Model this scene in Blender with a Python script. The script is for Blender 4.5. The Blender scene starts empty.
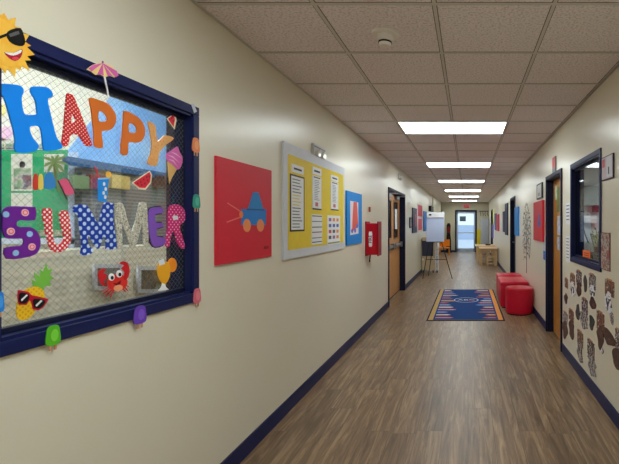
import bpy, bmesh, math, random
from mathutils import Vector, Matrix
random.seed(7)
C = bpy.context.scene.collection
PI = math.pi
F, CX, CY, CAM = 418.0, 468.0, 224.0, 1.45      # focal length in px, corridor vanishing point, eye height
XL, XR, ZC, YE = 1.39, 1.07, 2.573, 21.5       # left / right wall distance, ceiling height, end wall

# ---------------------------------------------------------------- materials
def new_mat(name):
    m = bpy.data.materials.new(name); m.use_nodes = True
    nt = m.node_tree
    return m, nt, nt.nodes, nt.links, nt.nodes['Principled BSDF']
def srgb(c):
    def f(v):
        v /= 255.0
        return v/12.92 if v <= .04045 else ((v+.055)/1.055)**2.4
    return (f(c[0]), f(c[1]), f(c[2]), 1)
MC = {}
def mat(name, c, rough=.5, var=.06, scale=14, metal=0, bump=0, spec=.25, coat=0):
    """plain paint / plastic / card with slight procedural tone variation"""
    key = (name, tuple(c), rough, var, scale, metal, bump, coat)
    if key in MC: return MC[key]
    m, nt, N, L, b = new_mat(name)
    tc = N.new('ShaderNodeTexCoord'); n = N.new('ShaderNodeTexNoise'); n.inputs['Scale'].default_value = scale
    n.inputs['Detail'].default_value = 4
    L.new(tc.outputs['Object'], n.inputs['Vector'])
    mx = N.new('ShaderNodeMix'); mx.data_type = 'RGBA'
    col = srgb(c)
    mx.inputs[6].default_value = tuple(max(0, v*(1-var)) for v in col[:3])+(1,)
    mx.inputs[7].default_value = tuple(min(1, v*(1+var)) for v in col[:3])+(1,)
    L.new(n.outputs['Fac'], mx.inputs[0]); L.new(mx.outputs[2], b.inputs['Base Color'])
    b.inputs['Roughness'].default_value = rough; b.inputs['Metallic'].default_value = metal
    b.inputs['Specular IOR Level'].default_value = spec
    b.inputs['Coat Weight'].default_value = coat
    if bump:
        bp = N.new('ShaderNodeBump'); bp.inputs['Strength'].default_value = bump; bp.inputs['Distance'].default_value = .004
        L.new(n.outputs['Fac'], bp.inputs['Height']); L.new(bp.outputs['Normal'], b.inputs['Normal'])
    MC[key] = m
    return m
def dots(name, base, dot, spacing, r, rough=.4, rnd=0.0):
    m, nt, N, L, b = new_mat(name)
    tc = N.new('ShaderNodeTexCoord'); mp = N.new('ShaderNodeMapping'); mp.inputs['Rotation'].default_value = (0, 0, PI/4)
    L.new(tc.outputs['Object'], mp.inputs['Vector'])
    v = N.new('ShaderNodeTexVoronoi'); v.voronoi_dimensions = '2D'; v.inputs['Scale'].default_value = 1/spacing
    v.inputs['Randomness'].default_value = rnd
    L.new(mp.outputs[0], v.inputs['Vector'])
    lt = N.new('ShaderNodeMath'); lt.operation = 'LESS_THAN'; lt.inputs[1].default_value = r
    L.new(v.outputs['Distance'], lt.inputs[0])
    mx = N.new('ShaderNodeMix'); mx.data_type = 'RGBA'; mx.inputs[6].default_value = srgb(base); mx.inputs[7].default_value = srgb(dot)
    L.new(lt.outputs[0], mx.inputs[0]); L.new(mx.outputs[2], b.inputs['Base Color']); b.inputs['Roughness'].default_value = rough; b.inputs['Specular IOR Level'].default_value = .25
    return m
def blobs(name, cols, scale, rough=.35, dist=.0, lo=.3, hi=.7, hard=False):
    """a printed picture: patches of a few colours"""
    m, nt, N, L, b = new_mat(name)
    tc = N.new('ShaderNodeTexCoord'); n = N.new('ShaderNodeTexNoise'); n.inputs['Scale'].default_value = scale
    n.inputs['Detail'].default_value = 3; n.inputs['Distortion'].default_value = dist
    L.new(tc.outputs['Object'], n.inputs['Vector'])
    r = N.new('ShaderNodeValToRGB'); r.color_ramp.interpolation = 'CONSTANT' if hard else 'LINEAR'
    k = len(cols)
    els = r.color_ramp.elements
    els[0].position = lo; els[0].color = srgb(cols[0]); els[1].position = hi; els[1].color = srgb(cols[-1])
    for i in range(1, k-1):
        e = els.new(lo+(hi-lo)*i/(k-1)); e.color = srgb(cols[i])
    L.new(n.outputs['Fac'], r.inputs[0]); L.new(r.outputs[0], b.inputs['Base Color']); b.inputs['Roughness'].default_value = rough
    return m
def emit(name, c, s):
    m, nt, N, L, b = new_mat(name)
    b.inputs['Base Color'].default_value = (.8, .8, .8, 1)
    b.inputs['Emission Color'].default_value = tuple(c)+(1,); b.inputs['Emission Strength'].default_value = s
    return m
def wall_mat(name, c, rough=.38):
    m, nt, N, L, b = new_mat(name)
    tc = N.new('ShaderNodeTexCoord'); n = N.new('ShaderNodeTexNoise'); n.inputs['Scale'].default_value = 1.3; n.inputs['Detail'].default_value = 5
    n2 = N.new('ShaderNodeTexNoise'); n2.inputs['Scale'].default_value = 60; n2.inputs['Detail'].default_value = 2
    L.new(tc.outputs['Object'], n.inputs['Vector']); L.new(tc.outputs['Object'], n2.inputs['Vector'])
    mx = N.new('ShaderNodeMix'); mx.data_type = 'RGBA'; col = srgb(c)
    mx.inputs[6].default_value = tuple(v*.965 for v in col[:3])+(1,); mx.inputs[7].default_value = tuple(min(1, v*1.03) for v in col[:3])+(1,)
    L.new(n.outputs['Fac'], mx.inputs[0]); L.new(mx.outputs[2], b.inputs['Base Color'])
    b.inputs['Roughness'].default_value = rough
    bp = N.new('ShaderNodeBump'); bp.inputs['Strength'].default_value = .12; bp.inputs['Distance'].default_value = .002
    L.new(n2.outputs['Fac'], bp.inputs['Height']); L.new(bp.outputs['Normal'], b.inputs['Normal'])
    return m
def floor_mat():
    m, nt, N, L, b = new_mat('vinyl_plank')
    tc = N.new('ShaderNodeTexCoord'); mp = N.new('ShaderNodeMapping'); mp.inputs['Rotation'].default_value = (0, 0, PI/2)
    L.new(tc.outputs['Object'], mp.inputs['Vector'])
    br = N.new('ShaderNodeTexBrick'); br.inputs['Scale'].default_value = 1; br.inputs['Brick Width'].default_value = 1.22
    br.inputs['Row Height'].default_value = .18; br.inputs['Mortar Size'].default_value = .0022; br.inputs['Mortar Smooth'].default_value = .4
    br.inputs['Color1'].default_value = (0, 0, 0, 1); br.inputs['Color2'].default_value = (1, 1, 1, 1); br.inputs['Mortar'].default_value = (.5, .5, .5, 1)
    br.offset = .37; br.offset_frequency = 3; br.squash = .8; br.squash_frequency = 2
    L.new(mp.outputs[0], br.inputs['Vector'])
    # grain stretched along the planks, shifted plank by plank
    mp2 = N.new('ShaderNodeMapping'); mp2.inputs['Scale'].default_value = (16, 1.2, 1)
    ad = N.new('ShaderNodeVectorMath'); ad.operation = 'ADD'
    sc = N.new('ShaderNodeVectorMath'); sc.operation = 'SCALE'; sc.inputs['Scale'].default_value = 37
    L.new(br.outputs['Color'], sc.inputs[0]); L.new(tc.outputs['Object'], mp2.inputs['Vector'])
    L.new(mp2.outputs[0], ad.inputs[0]); L.new(sc.outputs[0], ad.inputs[1])
    n = N.new('ShaderNodeTexNoise'); n.inputs['Scale'].default_value = 1.5; n.inputs['Detail'].default_value = 9; n.inputs['Roughness'].default_value = .68
    n.inputs['Distortion'].default_value = .8
    L.new(ad.outputs[0], n.inputs['Vector'])
    r = N.new('ShaderNodeValToRGB'); e = r.color_ramp.elements
    e[0].position = .3; e[0].color = srgb((82, 60, 40)); e[1].position = .7; e[1].color = srgb((174, 144, 110))
    q = e.new(.5); q.color = srgb((128, 101, 73))
    L.new(n.outputs['Fac'], r.inputs[0])
    # plank tone
    mt = N.new('ShaderNodeMix'); mt.data_type = 'RGBA'; mt.blend_type = 'MULTIPLY'
    mr = N.new('ShaderNodeMapRange'); mr.inputs[3].default_value = .82; mr.inputs[4].default_value = 1.1
    L.new(br.outputs['Color'], mr.inputs[0])
    cb = N.new('ShaderNodeCombineColor')
    for i in range(3): L.new(mr.outputs[0], cb.inputs[i])
    mt.inputs[0].default_value = 1; L.new(r.outputs[0], mt.inputs[6]); L.new(cb.outputs[0], mt.inputs[7])
    mm = N.new('ShaderNodeMix'); mm.data_type = 'RGBA'; mm.inputs[7].default_value = srgb((58, 47, 38))
    fm = N.new('ShaderNodeMath'); fm.operation = 'MULTIPLY'; fm.inputs[1].default_value = .55
    L.new(br.outputs['Fac'], fm.inputs[0]); L.new(fm.outputs[0], mm.inputs[0]); L.new(mt.outputs[2], mm.inputs[6])
    L.new(mm.outputs[2], b.inputs['Base Color'])
    r2 = N.new('ShaderNodeMapRange'); r2.inputs[3].default_value = .3; r2.inputs[4].default_value = .46
    L.new(n.outputs['Fac'], r2.inputs[0]); L.new(r2.outputs[0], b.inputs['Roughness'])
    bp = N.new('ShaderNodeBump'); bp.inputs['Strength'].default_value = .18; bp.inputs['Distance'].default_value = .003
    L.new(n.outputs['Fac'], bp.inputs['Height']); L.new(bp.outputs['Normal'], b.inputs['Normal'])
    return m
def tile_mat():
    m, nt, N, L, b = new_mat('ceiling_tile')
    tc = N.new('ShaderNodeTexCoord')
    n = N.new('ShaderNodeTexNoise'); n.inputs['Scale'].default_value = 75; n.inputs['Detail'].default_value = 3
    n2 = N.new('ShaderNodeTexNoise'); n2.inputs['Scale'].default_value = 2; n2.inputs['Detail'].default_value = 3
    L.new(tc.outputs['Object'], n.inputs['Vector']); L.new(tc.outputs['Object'], n2.inputs['Vector'])
    r = N.new('ShaderNodeValToRGB'); e = r.color_ramp.elements
    e[0].position = .36; e[0].color = srgb((214, 206, 208)); e[1].position = .52; e[1].color = srgb((246, 238, 240))
    L.new(n.outputs['Fac'], r.inputs[0])
    mx = N.new('ShaderNodeMix'); mx.data_type = 'RGBA'; mx.blend_type = 'MULTIPLY'; mx.inputs[0].default_value = .06
    L.new(r.outputs[0], mx.inputs[6]); L.new(n2.outputs['Fac'], mx.inputs[7]); L.new(mx.outputs[2], b.inputs['Base Color'])
    b.inputs['Roughness'].default_value = .9
    bp = N.new('ShaderNodeBump'); bp.inputs['Strength'].default_value = .4; bp.inputs['Distance'].default_value = .003
    L.new(n.outputs['Fac'], bp.inputs['Height']); L.new(bp.outputs['Normal'], b.inputs['Normal'])
    return m
def wood(name, c1, c2, scale=(1, 14, 14), rough=.4):
    m, nt, N, L, b = new_mat(name)
    tc = N.new('ShaderNodeTexCoord'); mp = N.new('ShaderNodeMapping'); mp.inputs['Scale'].default_value = scale
    n = N.new('ShaderNodeTexNoise'); n.inputs['Scale'].default_value = 2; n.inputs['Detail'].default_value = 6; n.inputs['Distortion'].default_value = .5
    L.new(tc.outputs['Object'], mp.inputs[0]); L.new(mp.outputs[0], n.inputs['Vector'])
    mx = N.new('ShaderNodeMix'); mx.data_type = 'RGBA'; mx.inputs[6].default_value = srgb(c1); mx.inputs[7].default_value = srgb(c2)
    L.new(n.outputs['Fac'], mx.inputs[0]); L.new(mx.outputs[2], b.inputs['Base Color']); b.inputs['Roughness'].default_value = rough
    return m
def glass_mat(name, tint=(.9, .95, .95), refl=.6):
    m, nt, N, L, b = new_mat(name)
    N.remove(b)
    out = N['Material Output']
    t = N.new('ShaderNodeBsdfTransparent'); t.inputs[0].default_value = tint+(1,)
    g = N.new('ShaderNodeBsdfGlossy'); g.inputs['Roughness'].default_value = .02
    fr = N.new('ShaderNodeFresnel'); fr.inputs[0].default_value = 1.5
    ml = N.new('ShaderNodeMath'); ml.operation = 'MULTIPLY'; ml.inputs[1].default_value = refl
    L.new(fr.outputs[0], ml.inputs[0])
    mx = N.new('ShaderNodeMixShader'); L.new(ml.outputs[0], mx.inputs[0]); L.new(t.outputs[0], mx.inputs[1]); L.new(g.outputs[0], mx.inputs[2])
    L.new(mx.outputs[0], out.inputs[0])
    return m

WALL = wall_mat('cream_wall_paint', (226, 219, 199), .3)
NAVY = mat('navy_gloss_paint', (18, 28, 78), .45, .08)
NAVYD = mat('dark_navy_paint', (17, 22, 50), .5, .08)
FLOOR = floor_mat(); TILE = tile_mat()
GRID = mat('ceiling_grid_metal', (212, 208, 202), .5)
GRIDG = mat('ceiling_grid_shadow', (110, 98, 90), .8)  # shadow line along the rails, put into a dark colour
WHITE = mat('white_card', (236, 236, 238), .5, .03)
BLACK = mat('black_plastic', (18, 18, 20), .4)
OAK = wood('honey_oak', (176, 118, 62), (206, 150, 88), (14, 1.2, 14))
MAPLE = wood('pale_maple', (196, 160, 116), (222, 190, 148), (2, 10, 10))
STEEL = mat('brushed_steel', (168, 170, 176), .3, .05, 40, 1)
GLASS = glass_mat('wired_glass', (.96, .99, .99), .25)
CLEAR = glass_mat('clear_glass', (.93, .97, .98), .3)

# ---------------------------------------------------------------- frames
class Fr:
    """a wall plane: local x along the wall as seen by a viewer (to the right), y up, z out of the wall"""
    def __init__(s, kind, X):
        s.kind, s.X = kind, X
        s.M = {'L': Matrix(((0, 0, 1), (1, 0, 0), (0, 1, 0))), 'R': Matrix(((0, 0, -1), (-1, 0, 0), (0, 1, 0))),
               'E': Matrix(((1, 0, 0), (0, 0, -1), (0, 1, 0)))}[kind].to_4x4()
    def at(s, u, v, w=0):
        if s.kind == 'L': p = (-s.X+w, u, v)
        elif s.kind == 'R': p = (s.X-w, -u, v)
        else: p = (u, s.X-w, v)
        return Matrix.Translation(p) @ s.M
    def m(s, x, y):
        """where a point of the photograph falls on this wall: (along, height)"""
        if s.kind == 'L': d = F*s.X/(CX-x)
        elif s.kind == 'R': d = F*s.X/(x-CX)
        else: d = s.X
        v = CAM-(y-CY)*d/F
        return ({'L': d, 'R': -d, 'E': (x-CX)*d/F}[s.kind], v)
    def rect(s, x0, y0, x1, y1):
        u0 = s.m(x0, 0)[0]; u1 = s.m(x1, 0)[0]; xm = F*s.X/((F*s.X/abs(CX-x0)+F*s.X/abs(CX-x1))/2) if s.kind != 'E' else 0
        if s.kind == 'L': xm = CX-xm
        elif s.kind == 'R': xm = CX+xm
        return u0, s.m(xm, y1)[1], u1, s.m(xm, y0)[1]      # u0, v0(bottom), u1, v1(top)
WL, WR, WE = Fr('L', XL), Fr('R', XR), Fr('E', YE)

def tag(o, label=None, cat=None, group=None, kind=None):
    if label: o['label'] = label
    if cat: o['category'] = cat
    if group: o['group'] = group
    if kind: o['kind'] = kind
    return o
def empty(name, M, label, cat, group=None):
    o = bpy.data.objects.new(name, None); o.empty_display_size = .05
    C.objects.link(o); o.matrix_world = M if isinstance(M, Matrix) else Matrix.Translation(M)
    return tag(o, label, cat, group)
def link(name, me, m, parent=None, M=None):
    o = bpy.data.objects.new(name, me); C.objects.link(o)
    if m and not me.materials: me.materials.append(m)
    if parent: o.parent = parent
    if M is not None:
        if parent: o.matrix_local = M
        else: o.matrix_world = M
    return o

class MB:
    def __init__(s): s.bm = bmesh.new()
    def box(s, a, b, bev=0, M=None):
        lo = [min(a[i], b[i]) for i in range(3)]; hi = [max(a[i], b[i]) for i in range(3)]
        n0 = len(s.bm.verts)
        r = bmesh.ops.create_cube(s.bm, size=1)
        for v in r['verts']: v.co = Vector([lo[i]+(v.co[i]+.5)*(hi[i]-lo[i]) for i in range(3)])
        vs = r['verts']
        if bev:
            ed = list({e for v in vs for e in v.link_edges})
            r = bmesh.ops.bevel(s.bm, geom=ed, offset=bev, segments=3 if bev > .01 else 2, affect='EDGES', profile=.5)
            vs = list({v for f in r['faces'] for v in f.verts} | {v for v in vs if v.is_valid})
        if M is not None:
            for v in vs: v.co = M @ v.co
        return s
    def cyl(s, a, b, r0, r1=None, seg=16):
        a, b = Vector(a), Vector(b); r1 = r0 if r1 is None else r1
        d = b-a; q = d.to_track_quat('Z', 'Y').to_matrix()
        rings = []
        for p, r in ((a, r0), (b, r1)):
            rings.append([s.bm.verts.new(p+q @ Vector((r*math.cos(2*PI*i/seg), r*math.sin(2*PI*i/seg), 0))) for i in range(seg)])
        for i in range(seg):
            j = (i+1) % seg
            s.bm.faces.new((rings[0][i], rings[0][j], rings[1][j], rings[1][i]))
        s.bm.faces.new(list(reversed(rings[0]))); s.bm.faces.new(rings[1])
        return s
    def tube(s, pts, r, seg=8):
        for a, b in zip(pts, pts[1:]): s.cyl(a, b, r, r, seg)
        return s
    def lathe(s, prof, seg=40, c=(0, 0, 0), M=None):
        rings = []
        for r, z in prof:
            if r < 1e-6: v = [s.bm.verts.new(Vector(c)+Vector((0, 0, z)))]
            else: v = [s.bm.verts.new(Vector(c)+Vector((r*math.cos(2*PI*i/seg), r*math.sin(2*PI*i/seg), z))) for i in range(seg)]
            rings.append(v)
        for A, B in zip(rings, rings[1:]):
            for i in range(seg):
                j = (i+1) % seg
                if len(A) == 1 and len(B) == 1: continue
                if len(A) == 1: f = (A[0], B[j], B[i])
                elif len(B) == 1: f = (A[i], A[j], B[0])
                else: f = (A[i], A[j], B[j], B[i])
                s.bm.faces.new(f)
        if M is not None:
            for rg in rings:
                for v in rg: v.co = M @ v.co
        return s
    def ball(s, c, r, seg=16, sc=(1, 1, 1)):
        rr = bmesh.ops.create_uvsphere(s.bm, u_segments=seg, v_segments=seg//2, radius=r)
        for v in rr['verts']: v.co = Vector(c)+Vector([v.co[i]*sc[i] for i in range(3)])
        return s
    def build(s, name, m, parent=None, M=None, smooth=False):
        me = bpy.data.meshes.new(name)
        bmesh.ops.recalc_face_normals(s.bm, faces=s.bm.faces)
        s.bm.to_mesh(me); s.bm.free()
        if smooth:
            for p in me.polygons: p.use_smooth = True
            try: me.set_sharp_from_angle(angle=math.radians(40))
            except Exception: pass
        return link(name, me, m, parent, M)

def spline(pts, n=5):
    out = []; k = len(pts)
    for i in range(k):
        p0, p1, p2, p3 = (Vector(pts[(i+j-1) % k]) for j in range(4))
        for t in range(n):
            t /= n
            out.append(.5*((2*p1)+(-p0+p2)*t+(2*p0-5*p1+4*p2-p3)*t*t+(-p0+3*p1-3*p2+p3)*t**3))
    return out
def cut_mesh(name, loops, w0, w1):
    """sheet with the given outline (further loops are holes), thickness w0..w1, as a mesh in the local x/y plane"""
    cu = bpy.data.curves.new(name+'_c', 'CURVE'); cu.dimensions = '2D'; cu.fill_mode = 'BOTH'; cu.extrude = (w1-w0)/2
    for lp in loops:
        sp = cu.splines.new('POLY'); sp.points.add(len(lp)-1); sp.use_cyclic_u = True
        for q, p in zip(sp.points, lp): q.co = (p[0], p[1], 0, 1)
    ob = bpy.data.objects.new(name+'_c', cu); C.objects.link(ob)
    dg = bpy.context.evaluated_depsgraph_get(); dg.update()
    me = bpy.data.meshes.new_from_object(ob.evaluated_get(dg)); me.materials.clear()
    bpy.data.objects.remove(ob); bpy.data.curves.remove(cu)
    me.transform(Matrix.Translation((0, 0, (w0+w1)/2))); me.name = name
    return me
def cut(name, fr, loops, m, w0=0, w1=.003, parent=None, org=None, smooth=0, px=True):
    L2 = []
    for lp in loops:
        q = [fr.m(*p) if px else tuple(p) for p in lp]
        if smooth: q = [tuple(v) for v in spline(q, smooth)]
        L2.append(q)
    if org is None:
        xs = [p[0] for p in L2[0]]; ys = [p[1] for p in L2[0]]
        org = ((min(xs)+max(xs))/2, (min(ys)+max(ys))/2)
    L2 = [[(p[0]-org[0], p[1]-org[1]) for p in lp] for lp in L2]
    me = cut_mesh(name, L2, w0, w1)
    if parent: return link(name, me, m, parent)
    return link(name, me, m, None, fr.at(org[0], org[1]))
def text_mesh(s, size, w0, w1, bold=0, align='CENTER'):
    cu = bpy.data.curves.new('t', 'FONT'); cu.body = s; cu.size = size; cu.extrude = (w1-w0)/2; cu.offset = bold
    cu.align_x = align; cu.align_y = 'CENTER'; cu.resolution_u = 3
    ob = bpy.data.objects.new('t', cu); C.objects.link(ob)
    dg = bpy.context.evaluated_depsgraph_get(); dg.update()
    me = bpy.data.meshes.new_from_object(ob.evaluated_get(dg)); me.materials.clear()
    bpy.data.objects.remove(ob); bpy.data.curves.remove(cu)
    me.transform(Matrix.Translation((0, 0, (w0+w1)/2)))
    return me
def ell(c, rx, ry, n=24, a=0):
    return [(c[0]+rx*math.cos(2*PI*i/n)*math.cos(a)-ry*math.sin(2*PI*i/n)*math.sin(a),
             c[1]+rx*math.cos(2*PI*i/n)*math.sin(a)+ry*math.sin(2*PI*i/n)*math.cos(a)) for i in range(n)]
def rc(u0, v0, u1, v1): return [(u0, v0), (u1, v0), (u1, v1), (u0, v1)]
def struct(o): o['kind'] = 'structure'; return o

# ---------------------------------------------------------------- room shell
YB = -6.0
struct(MB().box((-XL-.3, YB-.15, -.12), (XR+.3, YE+.15, 0)).build('floor', FLOOR))
ceil = struct(MB().box((-XL-.12, YB-.12, ZC), (XR+.12, YE+.12, ZC+.08)).build('ceiling', TILE))
g = MB(); gg = MB(); S = .61
for x in (-1.39, -.785, -.172, .44, 1.05):
    if x < -1.3: continue
    g.box((x-.0095, YB, ZC-.004), (x+.0095, YE, ZC+.001))
    for s_ in (-1, 1): gg.box((x+s_*.011-.003, YB, ZC-.0015), (x+s_*.011+.003, YE, ZC+.001))  # thin dark strips paint the shade at the rail edges
k = -14
while True:
    y = 4.57+k*S
    if y > YE: break
    if y > YB:
        g.box((-XL, y-.011, ZC-.0035), (XR, y+.011, ZC+.001))
        for s_ in (-1, 1): gg.box((-XL, y+s_*.012-.003, ZC-.001), (XR, y+s_*.012+.003, ZC+.001))
    k += 1
g.box((-XL, YB, ZC-.004), (-XL+.018, YE, ZC-.0005)); g.box((XR-.018, YB, ZC-.004), (XR, YE, ZC-.0005))
g.build('grid_rail', GRID, ceil); gg.build('grid_shadow_strip', GRIDG, ceil)

def wall_with_holes(name, fr, y0, y1, holes, t, top=ZC, m=WALL, sgn=None):
    """holes: (d0, d1, z0, z1)"""
    b = MB()
    xs = (-fr.X-t, -fr.X) if fr.kind == 'L' else (fr.X, fr.X+t)
    cur = y0
    for d0, d1, z0, z1 in sorted(holes):
        b.box((xs[0], cur, 0), (xs[1], d0, top))
        if z0 > 0: b.box((xs[0], d0, 0), (xs[1], d1, z0))
        b.box((xs[0], d0, z1), (xs[1], d1, top))
        cur = d1
    b.box((xs[0], cur, 0), (xs[1], y1, top))
    return struct(b.build(name, m))
W1 = (1.234, 2.10, 1.10, 2.0)           # left window opening
D1 = (7.31, 9.12, 0, 2.05)               # left double door opening
wall_with_holes('wall_left', WL, YB, YE, [W1, D1], .12)
W2 = (3.385, 4.295, 1.105, 2.02)         # right window opening
D2 = (4.775, 5.635, 0, 2.04)
D3 = (9.47, 10.42, 0, 2.04)
D4 = (18.0, 19.2, 0, 2.04)
wall_with_holes('wall_right', WR, YB, YE, [W2, D2, D3, D4], .12)
# end wall with the exit door opening
E0, E1, EZ = -.6, .385, 2.10
b = MB(); b.box((-XL, YE, 0), (E0, YE+.12, ZC)); b.box((E1, YE, 0), (XR, YE+.12, ZC)); b.box((E0, YE, EZ), (E1, YE+.12, ZC))
struct(b.build('wall_end', wall_mat('taupe_end_paint', (186, 178, 152), .5)))
struct(MB().box((-XL, YB-.12, 0), (XR, YB, ZC)).build('wall_back', WALL))

# baseboards (10.5 cm navy)
BH = .107
def base(name, segs):
    b = MB()
    for a, c in segs: b.box(a, c)
    return struct(b.build(name, NAVY))
base('baseboard_left', [((-XL, YB, 0), (-XL+.01, D1[0]-.045, BH)), ((-XL, D1[1]+.045, 0), (-XL+.01, YE, BH))])
base('baseboard_right', [((XR-.01, a, 0), (XR, c, BH)) for a, c in ((YB, D2[0]-.045), (D2[1]+.045, D3[0]-.045), (D3[1]+.045, D4[0]-.045), (D4[1]+.045, YE))])
base('baseboard_end', [((-XL, YE-.01, 0), (E0-.05, YE, BH)), ((E1+.05, YE-.01, 0), (XR, YE, BH))])

# ---------------------------------------------------------------- windows
def window(n, fr, op, t_out=.045, glz=.03, wires=False):
    d0, d1, z0, z1 = op
    s = 1 if fr.kind == 'L' else -1
    u0, u1 = (d0, d1) if fr.kind == 'L' else (-d1, -d0)
    uc, vc = (u0+u1)/2, (z0+z1)/2; hw, hh = (u1-u0)/2, (z1-z0)/2
    M = fr.at(uc, vc)
    f = MB(); T = t_out
    for a, c in (((-hw-T, hh, 0), (hw+T, hh+T, .012)), ((-hw-T, -hh-T, 0), (hw+T, -hh, .012)),
                 ((-hw-T, -hh, 0), (-hw, hh, .012)), ((hw, -hh, 0), (hw+T, hh, .012))): f.box(a, c, .003)
    root = struct(f.build('window_%d' % n, NAVY, None, M))
    j = MB()                                                   # jamb lining through the wall
    for a, c in (((-hw, hh-.012, -.12), (hw, hh, .004)), ((-hw, -hh, -.12), (hw, -hh+.012, .004)),
                 ((-hw, -hh, -.12), (-hw+.008, hh, .004)), ((hw-.008, -hh, -.12), (hw, hh, .004))): j.box(a, c)
    j.build('jamb', NAVY, root)
    st = MB(); q = .02
    for a, c in (((-hw, hh-.012-q, -glz-.02), (hw, hh-.012, -glz+.004)), ((-hw, -hh+.012, -glz-.02), (hw, -hh+.012+q, -glz+.004)),
                 ((-hw+.008, -hh, -glz-.02), (-hw+.008+.006, hh, -glz+.004)), ((hw-.008-.006, -hh, -glz-.02), (hw-.008, hh, -glz+.004))): st.box(a, c, .002)
    st.build('glazing_stop', NAVYD, root)
    MB().box((-hw+.006, -hh+.01, -glz-.008), (hw-.006, hh-.01, -glz-.003)).build('pane', GLASS if wires else CLEAR, root)
    if wires:
        w = MB(); sp = .026; W, H = hw-.012, hh-.03; r = .0006
        k = -int((W+H)/sp)
        while k*sp < W+H:
            c0 = k*sp
            for sg in (1, -1):
                # x*sg*0.9 + y = c0 line clipped to the pane
                pts = []
                for x in (-W, W):
                    y = c0-sg*x
                    if -H <= y <= H: pts.append((x, y))
                for y in (-H, H):
                    x = (c0-y)*sg
                    if -W < x < W: pts.append((x, y))
                if len(pts) >= 2:
                    (x0, y0), (x1, y1) = pts[0], pts[1]
                    L_ = math.hypot(x1-x0, y1-y0)
                    if L_ > .01:
                        nx, ny = -(y1-y0)/L_*r, (x1-x0)/L_*r; z = -glz-.0015
                        vs = [w.bm.verts.new(v) for v in ((x0+nx, y0+ny, z), (x1+nx, y1+ny, z), (x1-nx, y1-ny, z), (x0-nx, y0-ny, z))]
                        w.bm.faces.new(vs)
            k += 1
        o = w.build('wire_mesh', mat('glass_wire', (120, 122, 118), .5), root); o['kind'] = 'stuff'
    return root
window(1, WL, W1, wires=True)
window(2, WR, W2, t_out=.042)

# ---------------------------------------------------------------- doors
def door_frame(n, fr, op, depth=.12, T=.045):
    d0, d1, z0, z1 = op
    u0, u1 = (d0, d1) if fr.kind == 'L' else ((-d1, -d0) if fr.kind == 'R' else (d0, d1))
    uc = (u0+u1)/2; hw = (u1-u0)/2
    f = MB()
    f.box((-hw-T, 0, 0), (-hw, z1+T, .018), .003); f.box((hw, 0, 0), (hw+T, z1+T, .018), .003); f.box((-hw, z1, 0), (hw, z1+T, .018), .003)
    root = struct(f.build('door_%d' % n, NAVYD, None, fr.at(uc, 0)))
    j = MB(); j.box((-hw, 0, -depth), (-hw+.012, z1, .002)); j.box((hw-.012, 0, -depth), (hw, z1, .002)); j.box((-hw, z1-.012, -depth), (hw, z1, .002))
    j.build('jamb', NAVYD, root)
    return root, hw, z1
# left double doors
r, hw, zt = door_frame(1, WL, D1)
for s in (-1, 1):
    lf = MB(); x0, x1 = (-hw+.015, -.003) if s < 0 else (.003, hw-.015)
    gx0, gx1 = ((-.62, -.13) if s < 0 else (.13, .62)); w0, w1 = -.14, -.1; gz0, gz1 = 1.18, 1.9
    lf.box((x0, .01, w0), (x1, gz0, w1)); lf.box((x0, gz1, w0), (x1, zt-.015, w1)); lf.box((x0, gz0, w0), (gx0, gz1, w1)); lf.box((gx1, gz0, w0), (x1, gz1, w1))
    leaf = lf.build('door_leaf', OAK, r)
    fr_ = MB(); e = .03
    for a, c in (((gx0-e, gz0-e, w0), (gx0, gz1+e, w1+.008)), ((gx1, gz0-e, w0), (gx1+e, gz1+e, w1+.008)), ((gx0, gz1, w0), (gx1, gz1+e, w1+.008)), ((gx0, gz0-e, w0), (gx1, gz0, w1+.008))): fr_.box(a, c)
    fr_.build('glazing_frame', wood('oak_bead', (150, 98, 52), (182, 130, 74), (14, 1.2, 14)), leaf)
    MB().box((gx0, gz0, w0+.015), (gx1, gz1, w0+.02)).build('pane', mat('dark_lite_glass', (70, 74, 84), .08, .05), leaf)
    pb = MB(); pb.box((x0+.04, .985, w1), (x1-.04, 1.045, w1+.05), .006); pb.box((x0+.05, .96, w1), (x0+.13, 1.07, w1+.07), .006); pb.box((x1-.13, .96, w1), (x1-.05, 1.07, w1+.07), .006)
    pb.build('panic_bar', STEEL, leaf)
    cl = MB(); cl.box((x0+.25, zt-.1, w1), (x0+.55, zt-.035, w1+.06), .006); cl.tube([(x0+.4, zt-.03, w1+.05), (x0+.62, zt-.025, w1+.16), (x0+.8, zt-.02, w1+.02)], .009)
    cl.build('door_closer', mat('grey_metal', (150, 152, 156), .35, metal=.6), leaf)
    MB().box((x0, .01, w1), (x1, .03, w1+.002)).build('bottom_seal', BLACK, leaf)
DL = Fr('L', XL+.1)
o = cut('notice', DL, [rc(*DL.rect(394.3, 209, 396.6, 229))], WHITE, .012, .015, px=False)
tag(o, 'white paper notice taped on the narrow glass of the far left wooden door', 'notice')

# right wooden door near the window
r, hw, zt = door_frame(2, WR, D2)
leaf = MB().box((-hw+.014, .01, -.12), (hw-.014, zt-.014, -.08)).build('door_leaf', wood('golden_oak', (168, 110, 42), (196, 134, 58), (14, 1.2, 14)), r)
h = MB(); h.cyl((hw-.08, 1.0, -.08), (hw-.08, 1.0, -.03), .012); h.cyl((hw-.08, 1.0, -.035), (hw-.19, 1.0, -.035), .009); h.cyl((hw-.08, 1.0, -.08), (hw-.08, 1.0, -.072), .028)
h.build('door_handle', STEEL, leaf)
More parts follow.
